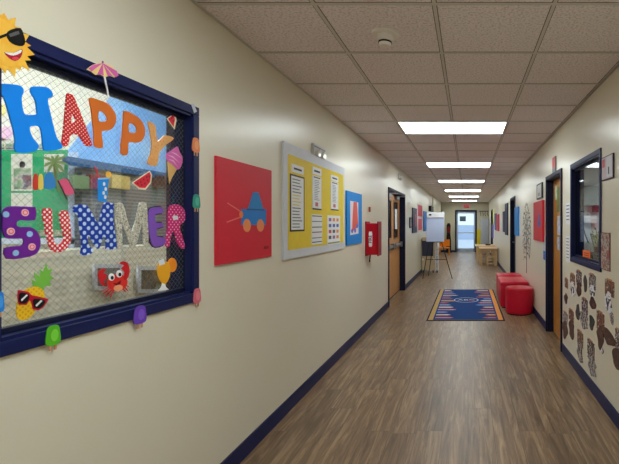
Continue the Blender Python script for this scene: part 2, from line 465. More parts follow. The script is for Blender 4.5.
# two dark doors further along
for n, op in ((3, D3), (4, D4)):
    r, hw, zt = door_frame(n, WR, op)
    leaf = MB().box((-hw+.014, .01, -.12), (hw-.014, zt-.014, -.08)).build('door_leaf', NAVYD, r)
    h = MB(); h.cyl((-hw+.08, 1.0, -.08), (-hw+.08, 1.0, -.03), .012); h.cyl((-hw+.08, 1.0, -.035), (-hw+.19, 1.0, -.035), .009)
    h.build('door_handle', STEEL, leaf)
# glass exit door in the end wall
r, hw, zt = door_frame(5, WE, (E0, E1, 0, EZ), T=.07)
al = mat('aluminium_stile', (176, 188, 204), .35, metal=.3)
lf = MB(); x0, x1 = -hw+.014, hw-.014; st_ = .075
for a, c in (((x0, .01, -.07), (x0+st_, zt-.014, -.03)), ((x1-st_, .01, -.07), (x1, zt-.014, -.03)), ((x0, zt-.11, -.07), (x1, zt-.014, -.03)), ((x0, .01, -.07), (x1, .2, -.03))): lf.box(a, c)
leaf = lf.build('door_leaf', al, r)
MB().box((x0+st_, .2, -.055), (x1-st_, zt-.11, -.05)).build('pane', CLEAR, leaf)
MB().box((x0+.03, .98, -.03), (x1-.03, 1.03, .02), .005).build('panic_bar', STEEL, leaf)
MB().box((x1-.5, zt-.09, -.03), (x1-.15, zt-.03, .03), .005).build('door_closer', STEEL, leaf)
tag(MB().box((-.16, -.13, 0), (.16, .13, .004)).build('door_sticker', blobs('dark_sticker', [(30, 40, 50), (90, 110, 120), (20, 30, 40)], 30), None, WE.at(-.27, 1.72, -.045)),
    'small dark square sticker on the glass of the far exit door', 'sticker')

# outdoors beyond the exit door
struct(MB().box((-8, YE+.15, -.12), (8, YE+26, -.02)).build('pavement', mat('pale_concrete', (214, 218, 224), .8)))
bx = MB(); bx.box((-9, YE+18, -.02), (9, YE+18.4, 1.35))
tag(bx.build('garden_wall', mat('pale_blue_wall', (196, 208, 226), .8)), 'pale low wall far outside the glass exit door', 'wall')

# ---------------------------------------------------------------- ceiling lights and devices
LM = emit('light_diffuser', (.88, .98, 1.0), 9.0)
for i in range(-3, 6):
    y0 = 4.57+i*3.05-(.61 if i == -1 else 0)  # negative i: unseen panels continuing the row, added for their light
    t = empty('ceiling_light', (-.172, y0+.305, ZC), 'lit ceiling light panel, %s' % (
        {0: 'nearest and largest in the photo', 1: 'second in the row from the front', 2: 'third in the row from the front', 3: 'fourth in the row from the front',
         4: 'fifth in the row, next to last before the exit door', 5: 'last in the row, just before the exit door'}.get(i, 'unseen, added for lighting, number %d back' % -i)), 'ceiling light', 'ceiling light panels')
    f = MB()
    for a, c in (((-.605, -.3, -.008), (.605, -.285, -.001)), ((-.605, .285, -.008), (.605, .3, -.001)), ((-.605, -.285, -.008), (-.59, .285, -.001)), ((.59, -.285, -.008), (.605, .285, -.001))): f.box(a, c)
    f.build('frame', GRID, t)
    MB().box((-.59, -.285, -.005), (.59, .285, -.001)).build('diffuser', LM, t)
t = empty('smoke_detector', (-.49, 2.47, ZC), 'round white smoke detector on the ceiling tile', 'smoke detector')
WP = mat('white_plastic', (238, 234, 228), .4)
MB().lathe([(0, 0), (.082, 0), (.082, -.008), (.075, -.013), (.03, -.013)]).build('mounting_plate', WP, t, smooth=True)
MB().lathe([(.046, -.01), (.05, -.016), (.05, -.042), (.045, -.047), (0, -.047)]).build('housing', WP, t, smooth=True)
MB().lathe([(.04, -.046), (.04, -.056), (0, -.056)]).build('sensor_slot', BLACK, t)
MB().lathe([(.037, -.055), (.037, -.061), (.028, -.072), (0, -.075)]).build('sensor_cap', WP, t, smooth=True)

def emergency(fr, u, v, label, s=1):
    t = empty('emergency_light', fr.at(u, v), label, 'emergency light')
    MB().box((-.17*s, -.06*s, 0), (.17*s, .06*s, .03), .006).build('housing', mat('fixture_grey', (205, 206, 206), .35), t)
    MB().box((-.165*s, .028*s, .025), (.165*s, .036*s, .0315)).build('trim_line', mat('dark_line', (70, 72, 80), .5), t)
    for q in (-1, 1):
        l = MB().cyl((q*.08*s, -.02*s, .028), (q*.08*s, -.03*s, .05), .034*s, .04*s).build('lamp_head', WP, t)
        MB().cyl((q*.08*s, -.03*s, .05), (q*.08*s, -.0302*s, .053), .035*s).build('lens', mat('lens_glass', (240, 244, 250), .05), l)
    return t
emergency(WL, 3.84, 2.115, 'grey emergency light with two lamp heads above the yellow bulletin board', .85)
emergency(WL, 8.42, 2.40, 'small emergency light high above the left wooden double doors', .9)
# exit sign
EM = Fr('E', YE-.05)
t = empty('exit_sign', WE.at(-.085, 2.36), 'red exit sign above the glass door at the end of the corridor', 'exit sign')
MB().box((-.17, -.1, 0), (.17, .1, .05), .006).build('housing', WP, t)
MB().box((-.16, -.09, .05), (.16, .09, .054)).build('face', mat('exit_red', (214, 36, 62), .3), t)
link('lettering', text_mesh('EXIT', .15, .054, .057, .002), mat('exit_letter', (255, 170, 170), .4), t)

# ---------------------------------------------------------------- window letters
GL = Fr('L', XL+.029); 
def letter(name, loops, m, label, smooth=3, **k):
    o = cut(name, GL, loops, m, 0, .004, smooth=smooth, **k)
    return tag(o, label, 'letter', 'paper letters of the window greeting')
H = [(-4, 84), (14, 84.5), (21, 87), (22.5, 92), (20.5, 97.5), (21, 104), (22.6, 112), (25.6, 114.6), (35.4, 114.3), (35.6, 110), (34.4, 100.7), (29.6, 92.4), (30, 88), (33, 86.4), (45, 87), (50, 90.5), (52, 94.7), (50.5, 97.4), (46.8, 100), (49.8, 114.3), (53.5, 130), (56.6, 139), (61, 145), (59.6, 149), (45.3, 151), (42.5, 148.5), (41.5, 142), (40.5, 133), (38.5, 127), (34, 125.8), (29, 127), (29, 131), (32, 138), (37, 144), (37.5, 147.5), (34, 151), (24, 153), (16, 152), (13, 147), (14, 141), (12, 129), (8, 115), (3, 98), (-2, 94), (-5, 90)]
letter('letter_h', [H], mat('blue_foam', (12, 140, 250), .45), 'big plain blue letter H on the window, first letter of HAPPY')
A = [(65.6, 95.8), (68.6, 93.6), (72.3, 95.8), (75.4, 102.6), (82, 119), (90.4, 141.8), (90, 145.6), (86, 146.4), (83, 143.3), (79, 136.6), (74.6, 134.6), (70, 135), (68.3, 139.6), (67, 144.9), (64, 146.4), (61, 143.3), (61.8, 135.8), (63.7, 117.7)]
letter('letter_a', [A, [(70.8, 115.4), (73, 116), (74.8, 121.5), (70.4, 122.2)]], dots('red_small_dots', (214, 32, 44), (250, 215, 200), .0105, .22), 'red letter A with tiny pale dots on the window')
P1 = [(88.5, 98), (96.5, 99.6), (107, 103.4), (113, 111), (115.6, 118.5), (113, 126.8), (107.8, 130.5), (101, 131.3), (101.3, 138), (101.8, 147.9), (93.5, 146.4), (93, 139), (92.7, 131.3), (90.4, 110)]
P1H = [(98, 111.4), (102.5, 112.4), (106.3, 117.7), (105.5, 121), (98, 121)]
ORG = mat('orange_card', (226, 116, 40), .5)
letter('letter_p', [P1, P1H], ORG, 'orange letter P with white hole, the first P of HAPPY', 2)
P2 = [(123.3, 111), (131.3, 113.4), (139.6, 119.4), (143.8, 127), (144, 135.2), (140.4, 141.3), (134.3, 142.8), (128.3, 142), (127.4, 148), (126.3, 154.9), (120, 153.3), (121.2, 135.2), (122.4, 120)]
letter('letter_p', [P2, [(128.3, 123.5), (132.8, 124.4), (135.8, 128.5), (135, 132.5), (128.3, 132.2)]], ORG, 'orange letter P nearer the letter Y, the second P of HAPPY', 2)
Yl = [(147, 121.7), (151, 122.4), (155, 127), (157, 142), (163.7, 135.2), (173.5, 138.3), (165, 145), (159.2, 151.8), (158, 156), (155.7, 165.8), (146.8, 163.4), (150, 153.7), (151, 142.8), (148.7, 129.2)]
o = letter('letter_y', [Yl], blobs('speckled_orange', [(230, 150, 70), (240, 178, 100), (226, 130, 56)], 120), 'speckled pale orange letter Y ending the word HAPPY', 2)
Sl = [(3, 208.9), (9, 206.3), (20, 206.4), (32.4, 206.9), (34.4, 208), (34, 220.2), (18.9, 220.2), (15.8, 222.4), (15.8, 225.4), (18.9, 227), (28.7, 227), (36.2, 231.5), (39.5, 241.3), (37.7, 250.3), (33.2, 254.9), (22.6, 257.9), (6, 259), (3.3, 248), (19.6, 245.8), (22.6, 242.8), (22.6, 239.8), (20.4, 238.6), (7.5, 238.6), (3, 235.2), (1.2, 227.7), (1.5, 215.6)]
ts = letter('letter_s', [Sl], mat('purple_foam', (112, 34, 150), .45), 'purple letter S with pink and blue spots, first letter of SUMMER', 2)
tso = (ts.matrix_world.translation.y, ts.matrix_world.translation.z)
for x, y, c in ((23.7, 212.6, 0), (4.5, 214.4, 1), (9.4, 231.5, 0), (28.4, 234, 1), (30.6, 246.9, 0), (14.3, 253, 1)):
    u, v = GL.m(x, y); u -= tso[0]; v -= tso[1]
    rr = .0115 if c == 0 else .0092
    cut('spot', GL, [ell((u, v), rr, rr)], mat('spot_pink' if c == 0 else 'spot_blue', (248, 190, 196) if c == 0 else (150, 196, 236), .5), .004, .005, ts, (0, 0), px=False)
    if c == 0: cut('spot_ring', GL, [ell((u, v), rr*.68, rr*.68), ell((u, v), rr*.42, rr*.42)], mat('spot_coral', (238, 110, 120), .5), .005, .0056, ts, (0, 0), px=False)
U = [(42.2, 209.6), (45.2, 207.8), (49, 208.4), (51, 211), (51.3, 220.2), (52, 235.2), (53.5, 242), (56.6, 245), (61.8, 242), (63, 235.2), (59.6, 223.2), (58.8, 214.9), (60.3, 211), (64.9, 210.4), (67.6, 213.4), (69.4, 224.7), (70, 239.8), (66.4, 247.3), (60.3, 252), (53.5, 251.8), (49, 248), (46, 238.3), (43, 221.7), (41.5, 215.6)]
letter('letter_u', [U], dots('red_white_dots', (222, 42, 52), (250, 238, 236), .0125, .31), 'red letter U covered in white polka dots')
M1 = [(72.8, 207.3), (75.8, 204.8), (84, 204.8), (88, 208), (96.2, 222.4), (98.5, 222.4), (99.5, 217), (103, 204.3), (105.2, 202.4), (112, 203.3), (112.8, 206.6), (112.5, 220.2), (116, 246.6), (114.3, 248.8), (106, 249.6), (105.2, 247.3), (105.2, 238.3), (102.2, 236.8), (99.5, 245.8), (97, 249), (94, 245), (88, 235.2), (86.8, 240.5), (88.7, 246.6), (92.4, 248), (92, 251.8), (88.7, 254.6), (81, 255.2), (80, 251.8), (81, 244.3), (78.9, 227.7), (77.3, 215.6), (72.8, 211.9)]
letter('letter_m', [M1], dots('blue_white_dots', (12, 58, 168), (200, 222, 250), .0235, .31), 'blue letter M with big pale dots, the first M of SUMMER', 2)
M2 = [(114.3, 205), (116, 203), (121, 203), (124, 209), (131, 232), (138, 206), (139.5, 202.5), (144, 202), (146, 205), (147, 220), (147.6, 243.4), (142.6, 244), (142, 222), (136.5, 242), (133, 246.5), (129.5, 245.5), (121, 222), (122, 247.5), (118, 248.5), (117, 246), (115, 222)]
letter('letter_m', [M2], blobs('silver_glitter', [(128, 124, 110), (224, 220, 202), (150, 146, 132), (232, 228, 214)], 150, lo=.4, hi=.6), 'silvery grey glitter letter M, the second M of SUMMER', 2)
E_ = [(148.4, 211.6), (151, 208), (159.7, 207), (162.2, 209), (161.4, 213.3), (154.5, 214.1), (155, 222.5), (161.4, 222.8), (162.2, 227), (156, 228.8), (156.5, 236.5), (163, 237.4), (165, 241), (163, 244.8), (155.3, 246.9), (151, 243.4), (148.4, 229.6), (148.2, 219.3)]
te = letter('letter_e', [E_], mat('violet_foam', (132, 84, 190), .45), 'violet letter E with black outline in SUMMER', 2)
# black outline just behind the violet face
eu = [GL.m(*p) for p in E_]; cu_ = (sum(p[0] for p in eu)/len(eu), sum(p[1] for p in eu)/len(eu))
def grow(pts, d):
    out = []; n = len(pts)
    for i in range(n):
        a, p, c = Vector(pts[i-1]), Vector(pts[i]), Vector(pts[(i+1) % n])
        t = (c-a); t.normalize(); nn = Vector((t.y, -t.x)); out.append(tuple(p+nn*d))
    return out
area = sum(eu[i-1][0]*eu[i][1]-eu[i][0]*eu[i-1][1] for i in range(len(eu)))
cut('outline', GL, [grow(eu, .005 if area > 0 else -.005)], BLACK, -.002, -.0003, te, (te.matrix_world.translation.y, te.matrix_world.translation.z), 2, px=False)
R_ = [(170, 205.5), (177.8, 204.7), (183, 209), (185.2, 215.9), (183.2, 221.9), (180, 224.5), (179.5, 229.6), (184.3, 246), (181.2, 248.6), (176, 240.9), (173.4, 230.5), (170, 236.5), (169, 246), (165.2, 246.5), (164.8, 241.7), (167.4, 228), (167.4, 212.4)]
letter('letter_r', [R_, [(172.6, 215), (177.4, 215.9), (178.2, 219), (172.6, 220.7)]], dots('pink_dots', (214, 36, 122), (250, 214, 230), .017, .19), 'magenta letter R with pale dots ending the word SUMMER', 2)

rr_ = bpy.data.objects['letter_r']
cut('hole_paper', GL, [[(172.6, 215), (177.4, 215.9), (178.2, 219), (172.6, 220.7)]], WHITE, -.001, .001, rr_, (rr_.matrix_world.translation.y, rr_.matrix_world.translation.z))
# ---------------------------------------------------------------- stickers on the window
def sticker(name, fr, loop, m, label, cat='sticker', smooth=0, w0=0, w1=.002, group=None, holes=()):
    o = cut(name, fr, [loop]+list(holes), m, w0, w1, smooth=smooth); tag(o, label, cat, group or 'summer stickers on the window')
    org = (o.matrix_world.translation.y, o.matrix_world.translation.z)
    def add(nm, lp, mm, a=.002, c=.003, sm=0, hl=()): return cut(nm, fr, [lp]+list(hl), mm, a, c, o, org, sm)
    return o, add
SF = Fr('L', XL-.013)
# sun
su = Fr('L', XL-.016); cu0, cv0 = 1.226, 1.986
pts = []
for i in range(44):
    a = 2*PI*i/44; rad = (.098 if i % 4 == 0 else .090) if i % 2 == 0 else .076
    pts.append((cu0+rad*math.cos(a+.03*math.sin(i*2.1)), cv0+rad*math.sin(a+.05*math.sin(i*1.7))))
sun = cut('sun_sticker', su, [pts], blobs('sun_orange', [(240, 160, 40), (250, 190, 60), (252, 206, 90)], 30), 0, .002, px=False)
tag(sun, 'smiling orange sun sticker in black sunglasses on the upper frame corner', 'sticker', 'summer stickers on the window')
so = (sun.matrix_world.translation.y, sun.matrix_world.translation.z)
face = cut('face', su, [ell((cu0, cv0), .069, .069, 32)], blobs('sun_face', [(246, 176, 48), (252, 200, 80)], 20), .002, .003, sun, so, px=False)
lens = [su.m(*p) for p in ((5, 34), (10, 29.5), (19, 28), (22, 34), (24, 42), (21, 46), (14, 45), (8, 41))]
for mir in (0, 1):
    lp = [(2*1.2225-u, v-.012) if mir else (u, v) for u, v in lens]
    q = cut('sunglass_lens', su, [lp], BLACK, .003, .0045, sun, so, 2, px=False)
cut('sunglass_bridge', su, [[su.m(-2, 36), su.m(6, 33), su.m(6, 36), su.m(-2, 39)]], BLACK, .003, .0044, sun, so, px=False)
cut('glare', su, [[(7, 34), (17, 31), (18, 34), (9, 37)]], mat('lens_grey', (96, 96, 98), .3), .0045, .005, sun, so)
cut('mouth', su, [[(3, 52), (12, 53), (20.5, 49), (21, 53), (19, 58), (14, 61), (8, 58)]], mat('mouth_red', (176, 20, 50), .5), .003, .004, sun, so, 2)
cut('teeth', su, [[(3.5, 52), (12, 53), (20, 49.5), (19, 53), (12, 55.6), (6, 54)]], WHITE, .004, .0045, sun, so, 2)
cut('tongue', su, [ell((14, 58.4), 3.4, 1.6, 14)], mat('tongue_pink', (232, 70, 90), .5), .004, .0046, sun, so)
# parasol
pr, add = sticker('parasol_sticker', SF, [(86, 69.5), (92, 65), (101, 62.6), (103, 62.6), (112, 66.5), (118, 75.5), (114, 77.5), (110, 75.8), (105, 77), (100, 74.5), (95, 75), (91, 71.5)], mat('parasol_cream', (244, 214, 140), .5), 'pink and cream striped paper parasol sticker on the top frame')
for lp in ([(102, 63), (92, 65.2), (88, 68.5), (91, 71.3)], [(102, 63), (96.5, 74.8), (100, 74.3), (103, 75.5)], [(102, 63), (107.5, 76.3), (110, 75.6), (112, 76.4)], [(102, 63), (115, 77), (118, 75.4), (116, 71)]):
    add('pink_panel', lp, mat('parasol_pink', (222, 100, 176), .5), .002, .003)
add('stick', [(103.3, 76), (105, 76), (109, 97), (107.6, 97.6)], mat('stick_white', (224, 222, 226), .5), .0005, .0018)
add('tip', ell((102, 62), .9, 1.2, 10), mat('tip_violet', (110, 80, 130), .5), .002, .003)
# watermelons
for lab, rind, flesh, seeds in (('large watermelon slice sticker on the glass below letter Y', [(131.5, 182.8), (149.2, 170.7), (151.7, 174.7), (150.8, 182.8), (145, 190), (138.7, 189.3)],
                          [(133, 182.6), (149, 172), (150.2, 175.5), (149.4, 182), (144.6, 188), (139, 187.6)], [(137, 183.5), (140, 182), (143, 179.5), (146, 177), (141, 185), (144, 183.5), (147, 180.5), (148.5, 176.5)]),
                         ('small watermelon wedge sticker in the upper corner of the glass', [(166.5, 118.7), (175, 112.8), (176.2, 120), (174.3, 129.6)], [(167.5, 118.6), (173.5, 114.4), (174.4, 120), (173, 126.8)], [(171, 118), (172.5, 121), (172, 116.5)])):
    o, add = sticker('watermelon_sticker', GL, rind, mat('rind_cream', (238, 222, 190), .5), lab)
    fl = add('flesh', flesh, mat('melon_red', (226, 42, 62), .5), .002, .003)
    for p in seeds: add('seed', ell(p, .5, .9, 8), BLACK, .003, .0036)
# ice cream
o, add = sticker('ice_cream_sticker', GL, [(167.3, 160), (172, 163), (177.4, 168), (172, 177), (169, 183.8), (167.8, 172)], mat('cone_tan', (222, 178, 112), .6), 'pink swirl ice cream cone sticker at the right of the glass')
cr = add('ice_cream', [(165.4, 154.5), (171, 150.5), (176.7, 146.5), (179, 152), (181.9, 157.8), (181, 165), (177.5, 169.5), (171.9, 164.5), (167, 160.8)], mat('ice_pink', (226, 112, 184), .5), .002, .0035, 3)
for a, bq in (((167, 155), (179, 163)), ((170, 152), (181, 158.5)), ((167.5, 159), (177.5, 167.5))):
    add('swirl', [a, (a[0]+5, a[1]+1.2), bq, (a[0]+5, a[1]+2.6)], mat('ice_light', (248, 196, 226), .5), .0035, .004)
# cup
o, add = sticker('cup_sticker', GL, [(97.4, 178.7), (108.6, 178), (106, 202), (97.7, 201)], mat('cup_blue', (32, 140, 232), .4), 'blue drink cup sticker with straw standing over letter M')
add('straw', [(94.4, 167), (95.3, 166.2), (97, 171), (99.6, 178.5), (98.3, 178.6), (95.8, 172)], mat('straw_red', (214, 60, 80), .5), 0, .0018)
add('fruit_slice', ell((108.2, 174.6), 2.7, 3.6, 16), mat('lemon_orange', (246, 186, 72), .5), 0, .0019)
add('rim', [(97.4, 178), (108.8, 177.3), (108.5, 179.2), (97.5, 179.8)], mat('cup_rim', (150, 205, 245), .4))
for p in ((103.5, 184), (105, 189), (103, 193), (104.6, 197)): add('splash', ell(p, 1.2, 2, 8), WHITE)
# deck chair
o, add = sticker('deck_chair_sticker', GL, [(58.5, 180.5), (66.4, 179), (69.5, 184.5), (73.8, 193), (65.5, 195), (62.5, 188)], mat('deck_pink', (226, 92, 132), .5), 'pink deck chair sticker between the palm tree and the letter M', smooth=2)
for a, bq in (((57.3, 180.5), (66.5, 199.5)), ((66.5, 178.5), (75.3, 194.5))): add('chair_rail', [a, (a[0]+.9, a[1]-.2), (bq[0]+.9, bq[1]-.2), bq], mat('rail_dark', (70, 56, 56), .5), -.0005, .0015)
# palm tree with surfboards
SB = [('surfboard_sticker', [(33, 189), (32.6, 180), (34.5, 174), (37, 175), (37.6, 189)], (206, 64, 50), 'red surfboard sticker left of the palm tree'),
      ('surfboard_sticker', [(38, 188.6), (37.8, 179), (40, 173.8), (42.3, 176), (42.8, 188.5)], (234, 206, 96), 'yellow surfboard sticker beside the blue one')]
for nm, lp, c, lab in SB:
    sticker(nm, GL, lp, mat('board_%d' % c[0], c, .4), lab, smooth=2)
sticker('surfboard_sticker', GL, [(43, 185), (43.4, 177), (47, 171.6), (51.5, 174), (54.6, 181), (54.4, 187), (50, 189.4), (45, 188.8)], mat('board_blue', (56, 132, 200), .4), 'rounded blue surfboard sticker under the palm crown', smooth=2, w0=.002, w1=.0035)
pt, add = sticker('palm_tree_sticker', GL, [(52.3, 163), (54, 163), (56, 172), (56.8, 181), (60, 192), (57.5, 192), (54.8, 182), (53.6, 172)], mat('trunk_olive', (122, 130, 92), .6), 'green palm tree sticker with drooping fronds')
for e in ((41.5, 157.5), (42, 167), (45.5, 174), (50, 156), (57.5, 175), (64, 173.5), (68, 165), (65.5, 156.5), (58, 154.5)):
    cx, cy = 53, 162; dx, dy = e[0]-cx, e[1]-cy; L_ = math.hypot(dx, dy); nx, ny = -dy/L_, dx/L_
    add('frond', [(cx, cy), (cx+dx*.5+nx*1.5, cy+dy*.5+ny*1.5-1), e, (cx+dx*.5-nx*1.5, cy+dy*.5-ny*1.5-1)], mat('frond_green', (128, 152, 96), .6), .0036, .0045, 2)
# pineapple
pn, add = sticker('pineapple_sticker', GL, [(28, 288), (37, 286.6), (43, 291), (44, 298), (36, 309), (30, 317), (22, 320.5), (16.5, 316.5), (16, 307), (20, 295)], dots('pineapple_skin', (244, 196, 40), (226, 168, 30), .012, .3), 'pineapple sticker wearing red sunglasses at lower left of the glass', smooth=3)
add('leaves', [(38, 289), (33.5, 287), (31.5, 279.5), (36, 282), (34, 272.5), (39.5, 277.5), (40, 269.5), (43, 272), (46, 263.5), (47.3, 270), (52.5, 268.5), (49, 275), (53.5, 278), (49, 280.5), (50.5, 286), (44.5, 286), (43, 290)], mat('leaf_lime', (120, 190, 72), .5), -.0005, .0018)
add('glasses_frame', [(17, 290), (27, 291.5), (31, 295.3), (36, 296.2), (47.8, 299), (45.6, 303), (42.6, 307.2), (37.5, 310.5), (32, 309.2), (30.2, 302), (28.4, 300), (25.5, 305), (18, 304.6), (16.4, 298)], mat('frame_red', (196, 22, 52), .3), .002, .0035)
for lp in ([(19.2, 292.6), (26.5, 293.8), (28.2, 297.4), (24.8, 303), (18.8, 302.8), (17.6, 298)], [(33, 298.6), (44, 300.4), (41.8, 305.6), (37.6, 308.6), (33.2, 307.2), (32, 302.6)]):
    add('glasses_lens', lp, BLACK, .0035, .0045, 2)
for lp in ([(19.5, 299.5), (25, 294.5), (26.4, 295.2), (20.3, 301.2)], [(34, 305.2), (39.5, 300), (41, 301), (35.2, 306.6)]):
    add('lens_glint', lp, WHITE, .0045, .005)
# crab
cb, add = sticker('crab_sticker', GL, ell((117, 282.6), 10.2, 8.6, 20, -.2), mat('crab_red', (228, 52, 44), .4), 'red cartoon crab sticker with big eyes low on the glass')
RED = mat('crab_claw', (206, 32, 40), .4)
add('claw', [(101.5, 285), (98.8, 279), (98.2, 272.5), (102, 268.8), (105.8, 269.8), (102.4, 273.5), (106, 273.8), (105.6, 278.5), (103, 281), (105.5, 286)], RED, 0, .0022, 2)
add('claw', [(124, 280), (127.8, 277.5), (129.2, 270), (127.3, 263), (122.5, 261.2), (119.3, 263.5), (124, 265.6), (121, 268.3), (124.3, 272.5), (123, 277)], RED, 0, .0022, 2)
for i, (a, e) in enumerate((((109, 287), (101.8, 291)), ((109.5, 288.5), (103, 294)), ((111, 290), (105.5, 296.5)), ((113, 290.5), (110, 297.6)), ((125.5, 283), (129.8, 283)), ((125.5, 285), (129.6, 287.5)), ((124, 286.5), (127.6, 291)), ((122.5, 288), (125.2, 292)))):
    add('crab_leg', [(a[0]-.8, a[1]), (a[0]+.8, a[1]), (e[0]+.4, e[1]), (e[0]-.4, e[1])], RED, 0, .0018)
add('belly', ell((117.6, 288), 4.6, 3.2, 16, -.2), mat('crab_belly', (244, 160, 120), .5))
for p in ((110.8, 277), (118.5, 273.8)):
    e1 = add('eye', ell(p, 3, 3.7, 16), WHITE, .002, .0034)
    add('pupil', ell((p[0]+.5, p[1]+.7), 1.5, 2.0, 12), BLACK, .0034, .004)
add('mouth', [(112.5, 283), (116, 283.4), (120.5, 280), (119.5, 284), (115.5, 285.6)], mat('mouth_dark', (120, 10, 20), .5), .002, .003)
# juice glass
o, add = sticker('juice_sticker', GL, [(157.6, 263.5), (168.3, 262), (170, 272), (168.3, 279.5), (164.5, 284.5), (161.5, 283), (157.6, 276)], mat('juice_orange', (246, 176, 40), .35), 'glass of orange juice sticker with fruit slice, low right on the glass', smooth=2)
add('glass_foot', [(161.5, 283), (164.5, 284), (165.4, 287), (168.5, 289.6), (157, 291), (160.5, 287)], WHITE)
add('orange_slice', ell((172, 265), 4.6, 7.2, 20), mat('slice_orange', (246, 146, 40), .5), -.0005, .0017)
add('ice_cube', [(158, 261), (163, 258.5), (164.5, 264), (159, 265.5)], mat('ice_white', (226, 232, 240), .3))
# popsicles along the frame
def popsicle(x0, y0, x1, y1, c, c2, lab):
    u0, v0, u1, v1 = SF.rect(x0, y0, x1, y1); w = u1-u0; h = v1-v0
    t = empty('popsicle_sticker', SF.at((u0+u1)/2, (v0+v1)/2), lab, 'sticker', 'popsicle stickers around the frame')
    b_ = spline([(-w*.46, -h*.28), (w*.46, -h*.3), (w*.48, h*.2), (w*.3, h*.48), (-w*.3, h*.48), (-w*.48, h*.2)], 4)
    cut('ice_bar', SF, [[tuple(p) for p in b_]], mat('bar_%d_%d' % c[:2], c, .4), 0, .003, t, (0, 0), px=False)
    cut('bar_highlight', SF, [ell((w*.08, h*.08), w*.28, h*.26, 14)], mat('barh_%d_%d' % c2[:2], c2, .4), .003, .0036, t, (0, 0), px=False)
    for q in (-.18, .18): cut('stick', SF, [rc(w*q-w*.07, -h*.55, w*q+w*.07, -h*.2)], mat('stick_wood', (206, 150, 120), .6), -.0, .002, t, (0, 0), px=False)
popsicle(45.5, 325.5, 59.5, 349, (90, 186, 40), (130, 216, 70), 'lime green popsicle sticker on the bottom frame, nearest the viewer')
popsicle(133.5, 306, 145.5, 327, (110, 70, 190), (136, 96, 214), 'violet popsicle sticker in the middle of the bottom frame')
popsicle(193.3, 288.5, 200.3, 306, (222, 112, 130), (236, 140, 150), 'pink popsicle sticker at the lower right frame corner')
popsicle(192.6, 194.5, 199.6, 211, (46, 150, 130), (80, 180, 160), 'teal popsicle sticker halfway up the right frame')
popsicle(192, 138, 199, 155, (226, 128, 70), (240, 158, 100), 'orange popsicle sticker high on the right frame')
popsicle(-6, 292, 3.2, 316, (30, 130, 226), (70, 160, 240), 'blue popsicle sticker on the left frame at the picture edge')
o = cut('tape_strip', SF, [[(191, 104), (193.6, 103.5), (196.8, 111.5), (194, 113)]], mat('tape_white', (200, 206, 220), .4), 0, .001)
tag(o, 'short piece of white tape at the top right corner of the frame', 'tape')

# ---------------------------------------------------------------- classroom seen through the window
CXW = 3.2; CR = Fr('L', CXW)
CM = wall_mat('classroom_paint', (226, 224, 208), .6)
struct(MB().box((-CXW-.1, .2, 0), (-CXW, 6.2, 2.9)).build('wall_classroom_far', CM))
struct(MB().box((-CXW, .1, 0), (-XL-.12, .2, 2.9)).build('wall_classroom_near', CM))
struct(MB().box((-CXW, 6.2, 0), (-XL-.12, 6.3, 2.9)).build('wall_classroom_end', CM))
struct(MB().box((-CXW-.1, .1, -.1), (-XL-.3, 6.3, 0)).build('floor_classroom', FLOOR))
struct(MB().box((-CXW-.1, .1, 2.9), (-XL-.12, 6.3, 2.98)).build('ceiling_classroom', TILE))
t = empty('ceiling_light', (-2.3, 3.0, 2.9), 'unseen light panel added to light the classroom beyond the window', 'ceiling light')  # unseen lamp, added to brighten the room behind the glass
MB().box((-.3, -1.2, -.03), (.3, 1.2, -.001)).build('diffuser', emit('classroom_fill_light', (.95, .98, 1), 8.5), t)
MB().box((-.32, -1.22, -.02), (.32, 1.22, -.0005)).build('frame', GRID, t)
def cp(name, loop, m, label, cat, w0=.003, w1=.02, group=None, fr=CR, smooth=0):
    o = cut(name, fr, [loop], m, w0, w1, smooth=smooth); return tag(o, label, cat, group)
cp('sky_mural', [(66, 152), (128, 74), (175, 96), (196, 108), (196, 180), (120, 175), (60, 175), (60, 160)], blobs('sky_paper', [(96, 160, 226), (124, 180, 236), (150, 196, 238)], 2.5), 'light blue paper mural on the classroom wall', 'mural', .001, .0025)
cp('green_board', rc(-20, 238, 66, 150), mat('board_green', (22, 158, 100), .7), 'green backed display board behind the letters', 'board', .003, .015)
cp('display_border', rc(-20, 238, 72, 244), mat('pale_blue_border', (196, 206, 224), .6), 'pale strip along the bottom of the green board', 'trim', .016, .02)
cp('display_border', rc(66, 248, 76, 152), mat('pale_blue_border', (186, 202, 228), .6), 'pale blue vertical strip beside the green board', 'trim', .016, .02)
ph = blobs('class_photo', [(60, 70, 110), (120, 160, 110), (190, 180, 170), (60, 60, 90), (180, 90, 80)], 14)
cpap = mat('photo_paper', (214, 210, 196), .5)
for x0, y0, x1, y1, lab in ((9, 154, 30, 191, 'upper photo of a child on the green board'), (9, 193, 30, 214, 'plain cream sheet below the photo on the green board'), (42, 154, 62, 172, 'cream sheet pinned at the top of the green board')):
    o = cp('pinned_sheet', rc(x0, y1, x1, y0), cpap, lab, 'photo', .015, .018, 'sheets on the green board')
    if y0 == 154 and x0 == 9:
        org = (o.matrix_world.translation.y, o.matrix_world.translation.z)
        cut('photo_print', CR, [rc(11, 189, 28.6, 168)], ph, .018, .02, o, org); cut('photo_head', CR, [ell((19.6, 164.5), 2.8, 3.4, 14)], mat('dark_hair', (50, 44, 44), .6), .018, .021, o, org)
for i, x in enumerate((0, 36, 50, 58)):
    cp('border_picture', rc(x, 236, x+8, 230), ph, 'small picture in the bottom row of the green board, %s from the left' % ('first', 'second', 'third', 'fourth')[i], 'picture', .02, .023, 'small border pictures')
for i, x in enumerate((-2, 5, 11, 39)):
    cp('border_picture', rc(x, 149, x+5.5, 143.5), ph, 'small picture in the strip above the green board, %s from the left' % ('first', 'second', 'third', 'fourth')[i], 'picture', .003, .006, 'small border pictures')
